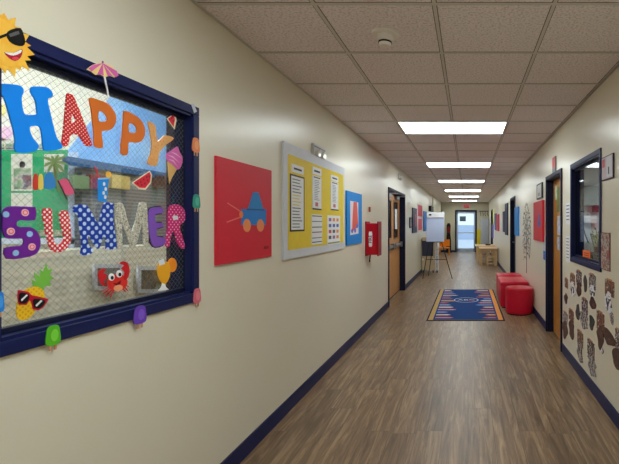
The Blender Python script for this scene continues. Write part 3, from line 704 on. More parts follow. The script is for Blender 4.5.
cp('paper_flower', ell((4, 133), 6, 6.5, 16), mat('flower_pink', (232, 190, 214), .6), 'pale pink paper flower at left edge of the classroom wall', 'decoration', group='paper flowers')
cp('paper_flower', ell((-1, 110), 4, 6.5, 16), mat('flower_yellow', (236, 222, 130), .6), 'pale yellow paper flower above the pink one', 'decoration', group='paper flowers')
# low counter with ribbed front and a row of bins
CQ = Fr('L', 2.95)
def stripes(name, c1, c2, n):
    m, nt, N, L, b = new_mat(name)
    tc = N.new('ShaderNodeTexCoord'); w = N.new('ShaderNodeTexWave'); w.wave_type = 'BANDS'; w.bands_direction = 'Y'; w.inputs['Scale'].default_value = n*2
    L.new(tc.outputs['Object'], w.inputs[0]); mx = N.new('ShaderNodeMix'); mx.data_type = 'RGBA'; mx.inputs[6].default_value = srgb(c1); mx.inputs[7].default_value = srgb(c2)
    L.new(w.outputs['Fac'], mx.inputs[0]); L.new(mx.outputs[2], b.inputs['Base Color']); b.inputs['Roughness'].default_value = .7
    return m
def cbox(name, x0, y0, x1, y1, m, lab, cat, w0=-.25, w1=0, fr=CQ, group=None, z0=None, z1=None):
    u0, v0, u1, v1 = fr.rect(x0, y0, x1, y1)
    v0 = v0 if z0 is None else z0; v1 = v1 if z1 is None else z1
    o = MB().box((-(u1-u0)/2, 0, w0), ((u1-u0)/2, v1-v0, w1), .004).build(name, m, None, fr.at((u0+u1)/2, v0))
    return tag(o, lab, cat, group)
cbox('storage_unit', 82, 176, 186, 252, stripes('grey_shelf', (92, 92, 94), (128, 126, 124), 5), 'tall grey storage unit behind the letters M and E', 'cabinet', fr=Fr('L', 3.12), w0=-.075, z0=1.262)
FQ = Fr('L', 3.1)
cbox('blue_shelf', 64, 168, 186, 175, mat('shelf_blue', (44, 84, 130), .6), 'dark blue shelf edge above the coloured bins', 'shelf', w0=-.018, w1=.02, fr=FQ)
for i, (x0, x1, c) in enumerate(((70, 86, (112, 136, 96)), (87, 103, (128, 42, 52)), (109, 127, (190, 166, 96)), (153, 163, (78, 50, 42)))):
    cbox('storage_bin', x0, 175.6, x1, 189, mat('bin_%d' % i, c, .6), '%s bin in the row on the grey storage unit' % ('sage green', 'dark red', 'mustard yellow', 'dark brown')[i], 'bin', w0=-.012, w1=.03, fr=FQ, group='coloured bins on the storage unit')
cbox('low_cabinet', -30, 246, 186, 345, stripes('beige_ribs', (204, 197, 176), (222, 216, 198), 3), 'long low beige ribbed cabinet under the display wall', 'cabinet', fr=Fr('L', 2.9), w0=-.27, z1=1.26, z0=0)
LQ = Fr('L', 2.88)
for x0, x1, lab in ((92, 121, 'framed dark picture behind the crab sticker'), (136, 168, 'framed dark picture behind the juice sticker')):
    y0, y1 = (264, 290) if x0 < 100 else (266, 293)
    o = cut('picture_frame', LQ, [rc(x0, y1, x1, y0)], mat('frame_pale', (186, 190, 196), .5), 0, .02); tag(o, lab, 'picture', 'framed pictures on the low cabinet')
    org = (o.matrix_world.translation.y, o.matrix_world.translation.z)
    cut('picture', LQ, [rc(x0+3, y1-4, x1-4, y0+4)], blobs('dark_pic', [(40, 42, 44), (90, 92, 88), (50, 52, 50), (130, 130, 70)], 9), .02, .023, o, org)
o = MB().box((-.05, -1.2, 0), (.05, 1.2, .1), .005).build('post', mat('dark_post', (36, 42, 52), .6), None, Fr('L', 2.1).at(3.06, 1.2))
o.matrix_world = Fr('L', 2.1).at(3.1, 1.2); 
o.scale = (1, 1, 1); tag(o, 'dark post at the right side of the classroom window view', 'post')
bb = MB().box((-.19, 0, 0), (.19, 2.4, .05), .004).build('dark_curtain', mat('dark_curtain_cloth', (40, 46, 56), .9), None, Fr('L', 2.2).at(3.28, 0))
tag(bb, 'dark curtain panel beside the post behind letter R', 'curtain')

# ---------------------------------------------------------------- left wall: artworks, board, fire cover
def canvas(fr, x0, y0, x1, y1, c, lab, th=.02, name='canvas_painting'):
    u0, v0, u1, v1 = fr.rect(x0, y0, x1, y1)
    o = MB().box((-(u1-u0)/2, -(v1-v0)/2, 0), ((u1-u0)/2, (v1-v0)/2, th), .003).build('canvas', mat('canvas_%d_%d' % c[:2], c, .55, .05, 6), None, fr.at((u0+u1)/2, (v0+v1)/2))
    o.name = name; tag(o, lab, 'painting')
    return o, (u0+u1)/2, (v0+v1)/2
WLf = Fr('L', XL-.014)
u0, u1 = WL.m(213.9, 0)[0], WLf.m(271.8, 0)[0]
v1, v0 = 1.825, 1.222
o = MB().box((-(u1-u0)/2, -(v1-v0)/2, 0), ((u1-u0)/2, (v1-v0)/2, .014), .003).build('canvas_painting', mat('canvas_red', (212, 36, 56), .5, .05, 5), None, WL.at((u0+u1)/2, (v0+v1)/2))
tag(o, 'red canvas painting of a blue toy car, beside the window', 'painting')
oc = ((u0+u1)/2, (v0+v1)/2)
def on(nm, lp, c, a=.014, z=.0148, sm=0): return cut(nm, WLf, [lp], mat('art_%d_%d_%d' % c, c, .5), a, z, o, oc, sm)
on('car_cabin', [(253, 192), (258.5, 192.5), (263.5, 209.5), (247.5, 209.5)], (30, 130, 200))
on('car_body', [(241, 209), (266.3, 209), (265.8, 225), (241, 225)], (26, 122, 204))
on('windscreen_line', [(246.5, 208.6), (264, 209.2), (264, 210.6), (246.5, 210.2)], (12, 84, 150), .0148, .0152)
on('car_wheel', ell((246.8, 225.5), 3.9, 6.6, 20), (236, 140, 84), .0148, .0154)
on('car_wheel', ell((260.3, 225.5), 3.6, 6.2, 20), (236, 140, 84), .0148, .0154)
on('headlight', ell((241, 214.5), 2, 3.8, 14), (236, 130, 70), .0148, .0154)
on('light_beam', [(227, 203.4), (227.5, 202.4), (240, 210.5), (239.5, 211.4)], (236, 120, 110))
on('light_beam', [(226.5, 221.6), (226.8, 222.8), (240, 217.8), (239.6, 216.8)], (236, 120, 110))
me = text_mesh('AKM', .03, .014, .0148)
link('signature', me, mat('sig', (110, 10, 26), .5), o, Matrix.Translation((.24, -.235, 0)))

canv, cu2, cv2 = canvas(WL, 345.3, 192.6, 360.4, 244.2, (22, 132, 214), 'bright blue canvas painting between the bulletin board and red cover')
W3 = Fr('L', XL-.02)
def on2(nm, lp, c, a=.02, z=.021): return cut(nm, W3, [lp], mat('art2_%d_%d_%d' % c, c, .5), a, z, canv, (cu2, cv2))
on2('white_panel', [(350.2, 200.8), (358.2, 202.5), (358.4, 233.5), (350.2, 235.3)], (226, 214, 222))
on2('red_figure', [(353.5, 201.8), (356.8, 202.4), (358.2, 226), (355, 230), (352, 231), (352.6, 215)], (222, 96, 84), .021, .0216)
for p in ((352, 231), (355, 230.5), (357, 226)): on2('blue_dab', ell(p, 1.0, 2.2, 10), (90, 100, 190), .0216, .022)

# bulletin board
u0, u1 = WL.m(281.5, 0)[0], WL.m(342.8, 0)[0]; v0, v1 = 1.18, 2.07
bd = MB().box((-(u1-u0)/2, -(v1-v0)/2, 0), ((u1-u0)/2, (v1-v0)/2, .02), .002).build('bulletin_board', mat('board_white_edge', (212, 214, 222), .45), None, WL.at((u0+u1)/2, (v0+v1)/2))
tag(bd, 'large yellow bulletin board with wide pale border', 'bulletin board')
WB = Fr('L', XL-.02); bo = ((u0+u1)/2, (v0+v1)/2)
cut('yellow_backing', WB, [rc(u0+.065, v0+.07, u1-.045, v1-.085)], mat('yellow_paper', (236, 208, 62), .6), .02, .0215, bd, bo, px=False)
sheets = [((291, 165.5, 303.3, 173.3), 'title', 'small white title strip above the black bordered notice'),
          ((289.6, 175.5, 304, 231.4), 'black', 'tall black bordered notice, leftmost on the yellow board'),
          ((312, 167.8, 321, 175), 'title', 'small title strip over the middle notice on the yellow board'),
          ((312, 176.3, 321, 209.8), 'white', 'tall white notice in the middle of the yellow board'),
          ((330.5, 175.8, 338, 181.2), 'title', 'small title strip over the right notice on the yellow board'),
          ((330.5, 182, 338, 210.4), 'white', 'tall white notice at upper right of the yellow board'),
          ((311.2, 214.6, 321.8, 244.2), 'bands', 'white sheet with dark bands, lower middle of the yellow board'),
          ((327, 215.6, 339.8, 244.4), 'pics', 'sheet of small coloured pictures, lower right of the yellow board')]
INK = mat('print_grey', (120, 124, 134), .6); INKD = mat('print_dark', (50, 48, 62), .6)
for rr, k, lab in sheets:
    a0, b0, a1, b1 = WB.rect(*rr); w, h = a1-a0, b1-b0
    nm = 'title_strip' if k == 'title' else 'notice'
    o = MB().box((-w/2, -h/2, 0), (w/2, h/2, .003)).build(nm, BLACK if k in ('black',) else WHITE, None, Fr('L', XL-.0215).at((a0+a1)/2, (b0+b1)/2))
    tag(o, lab, 'notice', 'sheets on the yellow bulletin board')
    def ad(n2, x0, y0, x1, y1, mm, z=.003): return MB().box((x0*w, y0*h, z), (x1*w, y1*h, z+.0008)).build(n2, mm, o)
    if k == 'title': ad('print', -.32, -.14, .32, .1, INKD)
    if k == 'black':
        ad('sheet', -.43, -.47, .43, .47, WHITE)
        for i in range(16):
            q = .42-i*.056; y_ = 5 <= i <= 8
            ad('print', -.36, q-.012, .1+.25*random.random(), q+.006, mat('print_yellow', (226, 206, 120), .6) if y_ else INK, .0038)
    if k == 'white':
        ad('print', -.36, .44, .36, .47, INKD); ad('dark_edge', -.5, -.5, .5, -.46, BLACK)
        for i in range(12): ad('print', -.3, .36-i*.052, .05+.25*random.random(), .375-i*.052, INK)
        ad('picture', -.2, -.4, .1, -.28, mat('print_red', (206, 120, 120), .6))
    if k == 'bands':
        for q, cc in ((.45, INKD), (.27, INK), (.08, INKD), (-.09, mat('print_maroon', (120, 60, 80), .6)), (-.28, INK), (-.42, INKD)): ad('print', -.46, q-.016, .46, q+.012, cc)
    if k == 'pics':
        for i in range(4):
            for j in range(3):
                cc = random.choice([(206, 90, 90), (90, 110, 180), (230, 150, 80), (150, 110, 160), (90, 90, 100)])
                ad('picture', -.4+j*.29, .3-i*.2, -.4+j*.29+.18, .3-i*.2+.11, mat('pic%d%d' % (cc[0], cc[1]), cc, .6))
        ad('print', -.46, -.46, .46, -.41, mat('print_olive', (150, 160, 90), .6))

# red wall-hung fire cover, its side towards the camera
t = empty('fire_extinguisher_cover', WL.at(5.75, 1.03), 'red wall box with white lettered label on the left wall', 'extinguisher cover')
REDC = mat('red_vinyl', (188, 12, 32), .35, .08)
b_ = MB(); b_.box((-.09, 0, .0), (.1, .43, .16), .012); b_.build('housing', REDC, t)
for w_ in (.0, .162):
    MB().box((-.105, -.015, w_-.0), (.11, .455, w_+.016), .005).build('flange', mat('red_vinyl_dark', (150, 8, 26), .4), t)
lb = cut_mesh('label', [[tuple(p) for p in spline([(-.022, -.085), (0, -.1), (.022, -.085), (.022, .085), (0, .1), (-.022, .085)], 3)]], 0, .002)
Ml = Matrix.Translation((-.091, .215, .07)) @ Matrix(((0, 0, -1), (0, 1, 0), (1, 0, 0))).to_4x4()
plate = link('label', lb, WHITE, t, Ml)
tm = text_mesh('FIRE', .058, .002, .003, .001)
link('lettering', tm, mat('label_ink', (110, 16, 40), .5), plate, Matrix.Rotation(PI/2, 4, 'Z'))
MB().tube([(-.02, 0, .05), (-.03, -.07, .045), (-.02, -.1, .04)], .008).build('hose', BLACK, t)
o = MB().box((-.03, -.035, 0), (.03, .035, .018), .004).build('wall_call_point', mat('rust_orange', (170, 84, 50), .5), None, WL.at(5.87, 1.655))
tag(o, 'tiny orange brown box on the wall above the red cover', 'call point')

# pictures beyond the double doors
def panel(fr, x0, y0, x1, y1, m, name, lab, cat, th=.02, group=None):
    u0, v0, u1, v1 = fr.rect(x0, y0, x1, y1)
    o = MB().box((-(u1-u0)/2, -(v1-v0)/2, 0), ((u1-u0)/2, (v1-v0)/2, th), .002).build(name, m, None, fr.at((u0+u1)/2, (v0+v1)/2))
    tag(o, lab, cat, group)
    def ad(n2, fx0, fy0, fx1, fy1, mm, z=th):
        w, h = u1-u0, v1-v0
        return MB().box(((fx0-.5)*w, (fy0-.5)*h, z), ((fx1-.5)*w, (fy1-.5)*h, z+.001)).build(n2, mm, o)
    return o, ad
o, ad = panel(WL, 409.2, 217.5, 410.9, 228, BLACK, 'picture_frame', 'tiny black framed picture right after the double doors', 'picture'); ad('print', .2, .15, .8, .85, mat('pf', (150, 150, 150), .5))
o, ad = panel(WL, 411.8, 208.2, 416, 232.8, mat('slate_canvas', (52, 56, 76), .5), 'canvas_painting', 'dark slate canvas painting with red streak on the left wall', 'painting', .03); ad('red_streak', .55, .25, .8, .75, mat('streak_red', (190, 80, 90), .5), .03)
o, ad = panel(WL, 417, 204.5, 422.4, 231, mat('pale_pink_card', (226, 206, 212), .5), 'poster', 'white poster with two red shapes beyond the double doors', 'poster', .01)
ad('red_shape', .1, .55, .9, .97, mat('poster_red', (206, 62, 82), .5), .01); ad('red_shape', .15, .04, .85, .46, mat('poster_red', (206, 62, 82), .5), .01)
panel(WL, 423.2, 211.5, 426.4, 231, mat('blue_canvas2', (40, 110, 184), .5), 'canvas_painting', 'blue canvas painting partly behind the flip chart', 'painting', .03)
panel(WL, 428.5, 206.4, 431.0, 211.6, BLACK, 'wall_speaker', 'small black box high on the left wall above the flip chart', 'speaker', .1)
b_ = MB().cyl((-XL+.02, 16.2, 2.0), (-XL+.02, 16.2, ZC), .018); o = b_.build('conduit_pipe', WP); tag(o, 'thin pale pipe running up the left wall near the far corner', 'pipe')

# ---------------------------------------------------------------- flip chart easel
ex, ey = -.885, 11.3
t = empty('flip_chart_easel', (ex, ey, 0), 'flip chart easel with white pad on black legs', 'easel')
MX = Matrix.Translation((0, 0, .97)) @ Matrix.Rotation(math.radians(-7), 4, 'X')
MB().box((-.24, -.012, 0), (.24, .008, .8), .004).build('board', mat('easel_back', (200, 204, 214), .4), t, MX)
MB().box((-.236, -.022, .0), (.236, -.012, .67)).build('paper_pad', mat('pad_paper', (196, 208, 238), .5, .04, 8), t, MX)
hd = MB().box((-.225, -.04, .655), (.22, -.012, .8), .004).build('clamp_header', WHITE, t, MX)
MB().box((-.18, -.043, .71), (-.11, -.04, .75)).build('logo_mark', BLACK, hd)
MB().box((-.22, -.05, -.02), (.22, -.01, 0), .004).build('pen_tray', BLACK, t, MX)
FLy = -.25
for sx in (-1, 1):
    x1 = -.31 if sx < 0 else .47
    MB().tube([(sx*.16, 0, 1.0), (x1, FLy, .0)], .011).build('leg', BLACK, t)
MB().tube([(0, .05, 1.35), (-.22, .38, 0)], .011).build('leg', BLACK, t)
MB().tube([(-.235, -.13, .5), (.30, -.13, .5)], .008).build('crossbar', BLACK, t)
# wooden activity trolley behind the easel
t = empty('play_trolley', (-1.14, 12.6, 0), 'beige trolley with a dark slate panel and white knobs behind the easel', 'trolley')
TAN = wood('tan_board', (188, 164, 130), (206, 184, 150), (2, 8, 8), .6)
MB().box((-.23, -.2, .08), (.17, .2, 1.05), .008).build('cabinet', TAN, t)
MB().box((-.22, -.214, .5), (.11, -.2, .95)).build('slate_panel', mat('slate', (58, 62, 78), .6), t)
for x in (-.2, .13): MB().ball((x, -.215, .40), .028).build('knob', WHITE, t, smooth=True)
wf = MB(); 
for z in (.1, .3, .5, .7, .9): wf.box((.172, -.24, z), (.25, .16, z+.02))
wf.box((.172, -.24, .06), (.19, .16, 1.1)); wf.box((.235, -.24, .06), (.25, .16, 1.1)); wf.build('white_rack', WHITE, t)
for x in (-.18, .1, .22): MB().cyl((x-.015, -.14, .04), (x+.015, -.14, .04), .04).build('caster', BLACK, t)

# orange chair, dark coat stand at the end
t = empty('orange_chair', (-1.1, 19.6, 0), 'small orange chair left of the exit door', 'chair')
ORC = mat('orange_plastic', (236, 138, 34), .4)
MB().box((-.24, -.18, .3), (.24, .18, .36), .012).build('seat', ORC, t)
MB().box((-.24, .15, .4), (.24, .19, .72), .015).build('backrest', ORC, t)
for x in (-.21, .21):
    for y in (-.15, .15): MB().tube([(x, y, .3), (x*1.05, y*1.15, 0)], .025).build('leg', ORC, t)
t = empty('coat_stand', (-.98, 21.2, 0), 'dark coat hanging on a tall stand left of the exit door', 'coat stand')
MB().cyl((0, 0, .02), (0, 0, 1.5), .02).lathe([(0, 0), (.18, 0), (.18, .02), (0, .03)]).build('pole', BLACK, t)
ct = MB().lathe([(0, 1.5), (.07, 1.48), (.10, 1.38), (.08, 1.0), (.12, .6), (.13, .12), (0, .12)], 20).build('coat', mat('black_cloth', (22, 20, 24), .9), t, smooth=True)
MB().box((-.05, -.125, 1.0), (.05, -.09, 1.32), .01).build('red_lining', mat('dark_red_cloth', (128, 24, 32), .8), t)

# right of exit door
t = empty('yellow_bin', (.54, 21.2, 0), 'tall yellow panel standing right of the exit door', 'panel')
MB().box((-.09, -.03, 0), (.09, .03, 1.18), .01).build('panel', mat('mustard_yellow', (214, 190, 40), .5), t)
t.name = 'yellow_panel'
t = empty('locker_cabinet', (.85, 21.1, 0), 'grey metal cabinet in the far right corner', 'cabinet')
LG = mat('locker_grey', (170, 172, 180), .45)
MB().box((-.2, -.25, 0), (.2, .38, 1.72), .008).build('body', LG, t)
dr = MB().box((-.19, -.262, .05), (.19, -.25, 1.69), .004).build('door', mat('locker_grey2', (160, 163, 172), .45), t)
MB().box((.12, -.27, .85), (.14, -.262, .98)).build('handle', STEEL, dr)
t = empty('coat_hook_rail', WE.at(.82, 2.0), 'dark coat hook rail on the end wall above the grey cabinet', 'hook rail')
MB().box((-.24, .09, 0), (.24, .125, .025)).build('rail', mat('dark_brown', (62, 44, 40), .6), t)
for x in (-.2, -.07, .07, .2):
    MB().tube([(x, .1, .02), (x-.03*(1 if x > 0 else -1), -.05, .06), (x+.03, -.14, .05)], .012).build('hook', mat('dark_brown', (62, 44, 40), .6), t)

# ---------------------------------------------------------------- children's tables and chairs
def table(x0, x1, y0, y1, h, lab):
    t = empty('play_table', ((x0+x1)/2, (y0+y1)/2, 0), lab, 'table', "children's tables")
    w, l = (x1-x0)/2, (y1-y0)/2
    MB().box((-w, -l, h-.03), (w, l, h), .006).build('tabletop', MAPLE, t)
    ap = MB(); ap.box((-w+.05, -l+.03, h-.085), (w-.05, -l+.05, h-.03)); ap.box((-w+.05, l-.05, h-.085), (w-.05, l-.03, h-.03)); ap.box((-w+.03, -l+.05, h-.085), (-w+.05, l-.05, h-.03)); ap.box((w-.05, -l+.05, h-.085), (w-.03, l-.05, h-.03))
    ap.build('apron', MAPLE, t)
    for sx in (-1, 1):
        for sy in (-1, 1): MB().box((sx*(w-.07)-.03, sy*(l-.06)-.03, 0), (sx*(w-.07)+.03, sy*(l-.06)+.03, h-.03), .004).build('leg', MAPLE, t)
table(.395, 1.05, 14.4, 15.6, .61, 'pale wooden play table, the nearer of the two along the right wall')
table(.29, 1.05, 15.8, 17.1, .62, 'pale wooden play table, farther one behind the first')
def kid_chair(x, y, lab):
    t = empty('play_chair', (x, y, 0), lab, 'chair', "children's ladder-back chairs")
    W = .125
    for sx in (-1, 1):
        MB().box((sx*W-.015, -.14, 0), (sx*W+.015, -.11, .52), .004).build('leg', MAPLE, t)
        MB().box((sx*W-.015, .11, 0), (sx*W+.015, .14, .28), .004).build('leg', MAPLE, t)
    MB().box((-W-.02, -.13, .28), (W+.02, .14, .31), .005).build('seat', MAPLE, t)
    for z in (.06, .18, .33, .45): MB().box((-W+.015, -.133, z), (W-.015, -.117, z+.036), .003).build('back_slat', MAPLE, t)
kid_chair(.81, 14.56, 'ladder-back wooden chair at the near table, beside the wall')
kid_chair(.54, 15.0, 'ladder-back wooden chair tucked further under the near table')
o = MB().lathe([(0, 0), (.09, 0), (.12, .05), (.115, .055), (.085, .01), (0, .01)], 24).build('bowl', mat('brown_bowl', (92, 62, 44), .5), None, Matrix.Translation((.78, 16.3, .62)), smooth=True)
tag(o, 'small brown bowl on the farther wooden table', 'bowl')

# ---------------------------------------------------------------- red poufs
PR = mat('red_vinyl_pouf', (196, 18, 46), .38, .06, 10, bump=.1)
def pouf_round(x, y, r, h, lab):
    t = empty('round_pouf', (x, y, 0), lab, 'pouf', 'red vinyl poufs along the right wall')
    MB().lathe([(0, .015), (r-.015, .015), (r, .03), (r, h-.06), (r-.004, h-.045), (r+.001, h-.04)], 56).build('body', PR, t, smooth=True)
    MB().lathe([(r+.001, h-.042), (r+.003, h-.03), (r-.012, h-.006), (r-.06, h), (0, h+.004)], 56).build('top_cushion', PR, t, smooth=True)
    MB().lathe([(r-.03, 0), (r-.02, .0), (r-.02, .02), (0, .02)], 40).build('base', BLACK, t)
def pouf_sq(x0, x1, y0, y1, h, lab):
    t = empty('square_pouf', ((x0+x1)/2, (y0+y1)/2, 0), lab, 'pouf', 'red vinyl poufs along the right wall')
    w, l = (x1-x0)/2, (y1-y0)/2
    MB().box((-w, -l, .015), (w, l, h-.04), .03).build('body', PR, t, smooth=True)
    MB().box((-w-.003, -l-.003, h-.075), (w+.003, l+.003, h), .03).build('top_cushion', PR, t, smooth=True)
    MB().box((-w+.03, -l+.03, 0), (w-.03, l-.03, .02)).build('base', BLACK, t)
pouf_round(.835, 6.81, .222, .43, 'round red pouf, nearest of the three')
pouf_sq(.562, 1.055, 7.2, 7.98, .45, 'long red square-edged pouf in the middle of the three')
pouf_sq(.58, 1.055, 8.12, 8.62, .45, 'red square pouf, farthest of the three')

# ---------------------------------------------------------------- rug
rx0, rx1, ry0, ry1 = -.605, .535, 6.28, 9.2
t = empty('rug', ((rx0+rx1)/2, (ry0+ry1)/2, 0), 'navy blue rug with orange side bands and rows of coloured pencils', 'rug')
w, l = (rx1-rx0)/2, (ry1-ry0)/2
MB().box((-w-.02, -l-.03, 0), (w+.02, l+.03, .006), .002).build('binding', mat('rug_binding', (34, 30, 32), .9), t)
fz = mat('rug_navy', (20, 62, 122), .95, .15, 60)
MB().box((-w, -l, .003), (w, l, .0075)).build('pile', fz, t)
band = mat('rug_orange', (224, 150, 74), .95, .12, 50)
bandl = mat('rug_tan', (190, 156, 96), .95, .12, 50)
MB().box((w-.075, -l, .0075), (w-.005, l, .009)).build('side_band', band, t)
MB().box((-w+.005, -l, .0075), (-w+.075, l, .009)).build('side_band', bandl, t)
MB().box((-w+.005, -l, .0075), (w-.005, -l+.035, .0085)).build('end_band', mat('rug_grey', (96, 96, 92), .95), t)
cols = [(214, 120, 110), (150, 190, 226), (222, 206, 180), (196, 90, 70), (120, 160, 216), (230, 170, 90), (224, 150, 150), (160, 120, 90), (236, 224, 214)]
n = 14
for s in (-1, 1):
    for i in range(n):
        c = cols[(i*2+(3 if s > 0 else 0)) % 9]; y = -l+.16+i*(2*l-.3)/(n-1); L_ = .10+.15*((i*5+s*2) % 7)/6
        x = s*(w-.1); e = x-s*L_; hh = .038
        me = cut_mesh('pencil', [[(x, y-hh), (e, y-hh), (e-s*.06, y), (e, y+hh), (x, y+hh)]], .0075, .0085)
        pn_ = link('pencil', me, mat('rugp_%d_%d' % c[:2], c, .95), t)
        MB().box((x-s*.02, y-.02, .0085), (x-s*L_*.8, y-.002, .009)).build('pencil_stripe', mat('rugs_%d' % cols[(i+4) % 9][0], cols[(i+4) % 9], .95), pn_)
rg = mat('rug_cream', (196, 200, 206), .95)
me = cut_mesh('oval_ring', [ell((0, .2), .235, .25, 40), ell((0, .2), .215, .225, 40)], .0075, .0085); link('oval_ring', me, rg, t)
link('lettering', text_mesh('ABC', .17, .0075, .0085, .002), rg, t, Matrix.Translation((0.0, .2, 0)))
me = cut_mesh('red_dash', [rc(.04, .15, .14, .2)], .0086, .0092); link('red_dash', me, mat('rug_red', (196, 80, 84), .95), t)

# ---------------------------------------------------------------- right wall
# tree decal
uT, vT = WR.m(526.5, 240)
bw = MB()
LEAF = mat('decal_brown', (84, 66, 58), .6)
WRd = WR
t = empty('tree_decal', WR.at(uT, .55), 'brown tree wall decal with scattered leaves above the poufs', 'wall decal')
tr = MB()
def ribbon(mb, pts, w0, w1, z=.001):
    n = len(pts); L0 = []; R0 = []
    for i, p in enumerate(pts):
        a = Vector(pts[max(0, i-1)]); c = Vector(pts[min(n-1, i+1)]); d = (c-a).normalized(); w = w0+(w1-w0)*i/(n-1)
        L0.append((p[0]-d.y*w, p[1]+d.x*w)); R0.append((p[0]+d.y*w, p[1]-d.x*w))
    for i in range(n-1):
        vs = [mb.bm.verts.new((q[0], q[1], z)) for q in (L0[i], R0[i], R0[i+1], L0[i+1])]; mb.bm.faces.new(vs)
ribbon(tr, [(0, 0), (.03, .3), (.0, .55), (.05, .9), (0, 1.15)], .04, .008)
br = []
for i in range(9):
    s = 1 if i % 2 else -1; h0 = .25+.09*i; pts = [(.01, h0)]
    for q in range(1, 5): pts.append((s*q*.1+random.uniform(-.02, .02), h0+q*.09-.015*q*q+(0 if i > 2 else -.04*q)))
    ribbon(tr, pts, .014, .005); br.append(pts)
tr.build('trunk', LEAF, t)
lv = MB()
rs = random.Random(4)
for i in range(330):
    a = rs.random()*2*PI; q = math.sqrt(rs.random()); x = q*.55*math.cos(a); y = .72+q*.56*math.sin(a)
    if y < .35 and abs(x) < .3: continue
    an = rs.random()*PI; r = .028+rs.random()*.016
    vs = [lv.bm.verts.new((x+dx*math.cos(an)-dy*math.sin(an), y+dx*math.sin(an)+dy*math.cos(an), .001)) for dx, dy in ((-r, 0), (0, r*.42), (r, 0), (0, -r*.42))]
    lv.bm.faces.new(vs)
o = lv.build('leaves', LEAF, t); o['kind'] = 'stuff'

o, ad = panel(WR, 535.6, 201.5, 544.7, 240.8, mat('canvas_red2', (206, 34, 50), .5), 'canvas_painting', 'red canvas painting with blue mark on the right wall beside the wooden door', 'painting', .035)
ad('blue_mark', .5, .36, .8, .52, mat('mark_blue', (90, 84, 160), .5), .035); ad('blue_mark', .58, .5, .76, .68, mat('mark_blue', (90, 84, 160), .5), .035)
o, ad = panel(WR, 537.8, 183.5, 543.2, 199, BLACK, 'picture_frame', 'small black framed certificate above the red canvas', 'picture', .02); ad('print', .14, .1, .86, .9, mat('certificate_paper', (196, 190, 180), .4), .02); ad('seal', .38, .2, .6, .4, mat('seal_grey', (110, 110, 110), .4), .0212)
panel(WR, 516, 207.2, 519.3, 235.4, mat('canvas_blue3', (40, 136, 212), .5), 'canvas_painting', 'bright blue canvas painting on the right wall left of the tree decal', 'painting', .035)
for x0, y0, x1, y1, c, lab in ((505.8, 203.5, 508.4, 235, (40, 44, 70), 'dark navy tall canvas on the far right wall'), (503.6, 211.5, 505.5, 232, (56, 54, 84), 'dark violet grey canvas beside the tall navy one'),
                        (497, 214.5, 499.4, 231, (190, 60, 72), 'far red canvas on the right wall beyond the doors'), (495.3, 213.5, 496.7, 230, (72, 96, 170), 'narrow blue canvas next to the far red one'),
                        (493.7, 210, 495, 224.5, (206, 210, 120), 'pale yellow sheet near the far end of the right wall'), (492.4, 224.5, 493.6, 238, (96, 84, 170), 'violet cloth low near the far end of the right wall')):
    o, ad = panel(WR, x0, y0, x1, y1, mat('far_%d_%d' % c[:2], c, .6), 'canvas_painting' if 'canvas' in lab else 'wall_hanging', lab, 'painting' if 'canvas' in lab else 'hanging', .03)
o, ad = panel(WR, 553.4, 157, 556.6, 173.5, mat('room_sign_grey', (120, 120, 126), .5), 'room_sign', 'narrow red and grey sign above the wooden door', 'sign', .015)
ad('red_field', .04, .35, .96, .98, mat('sign_red', (214, 90, 84), .5), .015)
WR2 = Fr('R', XR+.08)
for (x0, y0, x1, y1, c, lab) in ((555.2, 186, 557.2, 200, (206, 214, 190), 'small pale sheet high on the wooden door'), (557.4, 187, 559.3, 212, (76, 128, 70), 'green leafy drawing on the wooden door'), (557.5, 216, 560.4, 235, (198, 202, 222), 'pale notice at mid height on the wooden door'), (557.3, 237, 559.6, 250, (176, 190, 216), 'pale blue sheet low on the wooden door')):
    o, ad = panel(WR2, x0, y0, x1, y1, blobs('doorsheet_%d' % c[0], [tuple(int(v*.75) for v in c), c, tuple(min(255, int(v*1.12)) for v in c)], 18), 'door_sheet', lab, 'notice', .004, 'sheets taped on the wooden door')
o, ad = panel(WR, 543.4, 236, 545.5, 260, mat('tape_white2', (206, 212, 222), .5), 'tape_strip', 'white and blue paper strip beside the wooden door frame', 'notice', .003)
ad('blue_patch', .05, .02, .98, .38, mat('patch_blue', (30, 110, 206), .5), .003)
o, ad = panel(WR, 566, 203, 570.2, 224.5, WHITE, 'notice', 'upper white notice between wooden door and right window', 'notice', .003, 'notices beside the right window')
for i in range(5): ad('print', .15, .85-i*.16, .85, .9-i*.16, mat('print_violet', (120, 100, 160), .6), .003)
o, ad = panel(WR, 566, 236, 570.0, 262, WHITE, 'notice', 'lower white notice between wooden door and right window', 'notice', .003, 'notices beside the right window')
for i in range(7): ad('print', .15, .88-i*.12, .8, .91-i*.12, INK, .003)
o, ad = panel(WR, 603.2, 155.5, 614.6, 179.5, mat('cert_dark', (60, 40, 56), .5), 'picture_frame', 'framed certificate right of the right window', 'picture', .012)
ad('mat_board', .03, .04, .97, .96, mat('cert_pink', (206, 186, 196), .4), .012); ad('sheet', .46, .1, .95, .93, mat('cert_paper', (214, 214, 224), .4), .0132); ad('badge', .08, .55, .3, .9, mat('cert_red', (206, 90, 90), .5), .0132); ad('print', .62, .2, .7, .5, INKD, .0144)
o, ad = panel(WR, 600.6, 232.5, 610.6, 270, mat('cert_dark2', (110, 56, 56), .5), 'photo_collage', 'tall photo collage hanging right of the right window', 'collage', .006)
ad('print', .04, .02, .96, .98, blobs('collage_print', [(60, 40, 36), (150, 120, 100), (214, 204, 196), (70, 60, 50), (190, 60, 60), (110, 120, 90)], 30, dist=1), .006)
